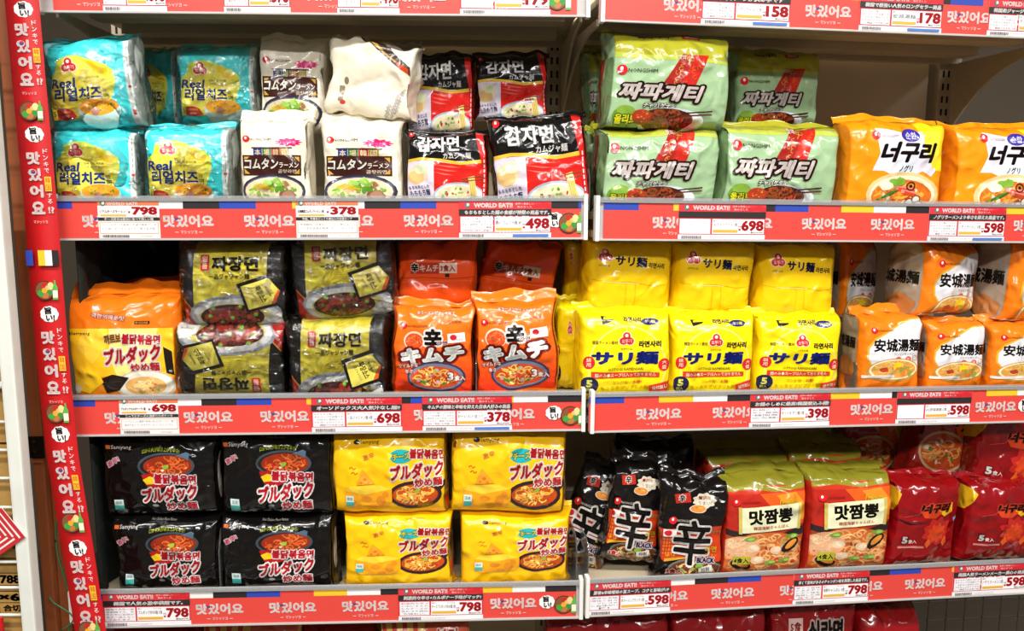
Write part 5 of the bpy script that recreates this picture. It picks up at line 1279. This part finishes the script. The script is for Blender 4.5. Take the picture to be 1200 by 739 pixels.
pack(RB, 2, K['ansung'], 1080, 1160, 286, 370, .045, 'orange and white noodle pack on top showing its beige side', roll=2, seed=104, group=G10, yaw=24, T=.1)
pack(RB, 2, K['ansung'], 1180, 1262, 282, 378, .05, 'orange and white noodle pack on top cut by the right edge', roll=4, seed=105, group=G10, yaw=22, T=.1)
pack(RB, 2, K['ansung'], 985, 1032, 282, 372, .17, 'shaded orange and white noodle pack deep behind the yellow stack', seed=106, group=G10, yaw=20)
# fourth shelf, left
G11 = 'black fiery noodle packs'
pack(LB, 3, K['bblack'], 119, 254, 512, 609, .02, 'black spicy noodle pack, upper left of the four', seed=111, group=G11)
pack(LB, 3, K['bblack'], 257, 389, 509, 607, .02, 'black spicy noodle pack, upper right of the four', seed=112, group=G11)
pack(LB, 3, K['bblack_low'], 133, 256, 607, None, .016, 'black spicy noodle pack, lower left of the four', seed=113, group=G11)
pack(LB, 3, K['bblack_low'], 258, 390, 606, None, .016, 'black spicy noodle pack, lower right of the four', seed=114, group=G11)
G12 = 'yellow cheese fiery noodle packs'
pack(LB, 3, K['byellow'], 389, 522, 506, 605, .018, 'yellow spicy cheese noodle pack, upper left of the four', seed=121, group=G12)
pack(LB, 3, K['byellow'], 528, 662, 504, 605, .018, 'yellow spicy cheese noodle pack, upper right of the four', roll=1.5, seed=122, group=G12)
pack(LB, 3, K['byellow_low'], 402, 530, 604, None, .016, 'yellow spicy cheese noodle pack, lower left of the four', seed=123, group=G12)
pack(LB, 3, K['byellow_low'], 541, 668, 604, None, .016, 'yellow spicy cheese noodle pack, lower right of the four', seed=124, group=G12)
G13 = 'black and red premium noodle packs'
pack(RB, 3, K['shin'], 712, 776, 545, 661, .05, 'black and red noodle pack leaning left between two others', roll=8, seed=131, group=G13)
pack(RB, 3, K['shin'], 776, 848, 568, None, .016, 'black and red noodle pack upright beside the red seafood packs', roll=4, seed=132, group=G13)
pack(RB, 3, K['shin'], 664, 722, 548, 668, .10, 'black and red noodle pack tilted in shade at the left end', roll=20, seed=133, group=G13, yaw=-15)
pack(RB, 3, K['dark'], 730, 812, 522, 640, .20, 'dim black noodle pack at the back behind the black and red ones', seed=134, group=G13)
G14 = 'red seafood noodle packs with sign panel'
pack(RB, 3, K['jjamppong'], 850, 944, 562, None, .016, 'red seafood noodle pack with cream sign, left one', seed=141, group=G14, finlean=1.4)
pack(RB, 3, K['jjamppong'], 950, 1043, 556, None, .016, 'red seafood noodle pack with cream sign, right one', seed=142, group=G14, finlean=1.4)
pack(RB, 3, K['jjamppong'], 828, 925, 532, None, .15, 'olive-topped noodle pack behind the left seafood pack', seed=143, group=G14, finlean=1, finh=.022)
pack(RB, 3, K['jjamppong'], 925, 1010, 526, None, .15, 'olive-topped noodle pack behind the right seafood pack', seed=144, group=G14, finlean=1, finh=.022)
G15 = 'deep red spicy seafood noodle packs'
pack(RB, 3, K['nred'], 1047, 1126, 566, None, .016, 'deep red noodle pack on the shelf beside the sign-panel packs', roll=2, seed=151, group=G15, yaw=4)
pack(RB, 3, K['nred'], 1134, 1216, 570, None, .016, 'deep red noodle pack on the shelf at the right edge', roll=4, seed=152, group=G15, yaw=4)
pack(RB, 3, K['nred_top'], 1148, 1232, 488, 572, .06, 'deep red noodle pack on top at the right edge', roll=6, seed=153, group=G15)
pack(RB, 3, K['norange'], 1074, 1146, 484, 566, .12, 'dark red and orange noodle pack tilted in shade on top', roll=14, seed=154, group=G15)
pack(RB, 3, K['norange'], 988, 1062, 488, 566, .20, 'dim red noodle pack deep behind the seafood packs', seed=155, group=G15, hide=('title_lettering',))
pack(RB, 3, K['nred'], 1060, 1120, 540, None, .17, 'dim red noodle pack behind the front deep red pack', seed=156, group=G15, hide=('small_print',))
# lowest shelf, tops only
G16 = 'packs on the lowest shelf'
for (bay, kd, a, b, t, wv, lb) in ((LB, 'red', 122, 232, 741, .05, 'dark red noodle pack below the strip at lower left'), (LB, 'pink', 236, 352, 727, .04, 'striped red and cream noodle pack below the lowest strip'),
    (LB, 'red', 356, 440, 733, .06, 'dark red noodle pack below the lowest strip near its middle'), (LB, 'pink', 444, 552, 722, .04, 'striped noodle pack with red letters below the lowest price card'), (LB, 'red', 640, 700, 722, .06, 'red noodle pack below the junction of the two shelf runs'),
    (RB, 'red', 690, 782, 716, .06, 'red noodle pack below the black and red packs'), (RB, 'red', 786, 898, 714, .05, 'red noodle pack below the sign-panel packs, left one'),
    (RB, 'red', 902, 1004, 696, .05, 'red noodle pack with black letters below the lowest strip'), (RB, 'red', 1010, 1078, 722, .04, 'rounded red noodle pack beside the slotted post')):
    pack(bay, 4, K[kd], a, b, t, None, wv, lb, seed=int(a)+3, group=G16, T=.1)
# wire mesh back behind the lowest shelf at the right
r = empty('mesh_panel', RB.M @ Matrix.Translation((.93, .44, -1.2))); tag(r, 'dark wire mesh panel low at the right edge', 'mesh panel')
for i in range(12): MB().tube([(-.04+i*.05, 0, 0), (-.04+i*.05, 0, .62)], .0018, 6).build('wire', 'dark_wire', r)
for i in range(13): MB().tube([(-.04, .004, i*.05), (.53, .004, i*.05)], .0018, 6).build('wire', 'dark_wire', r)
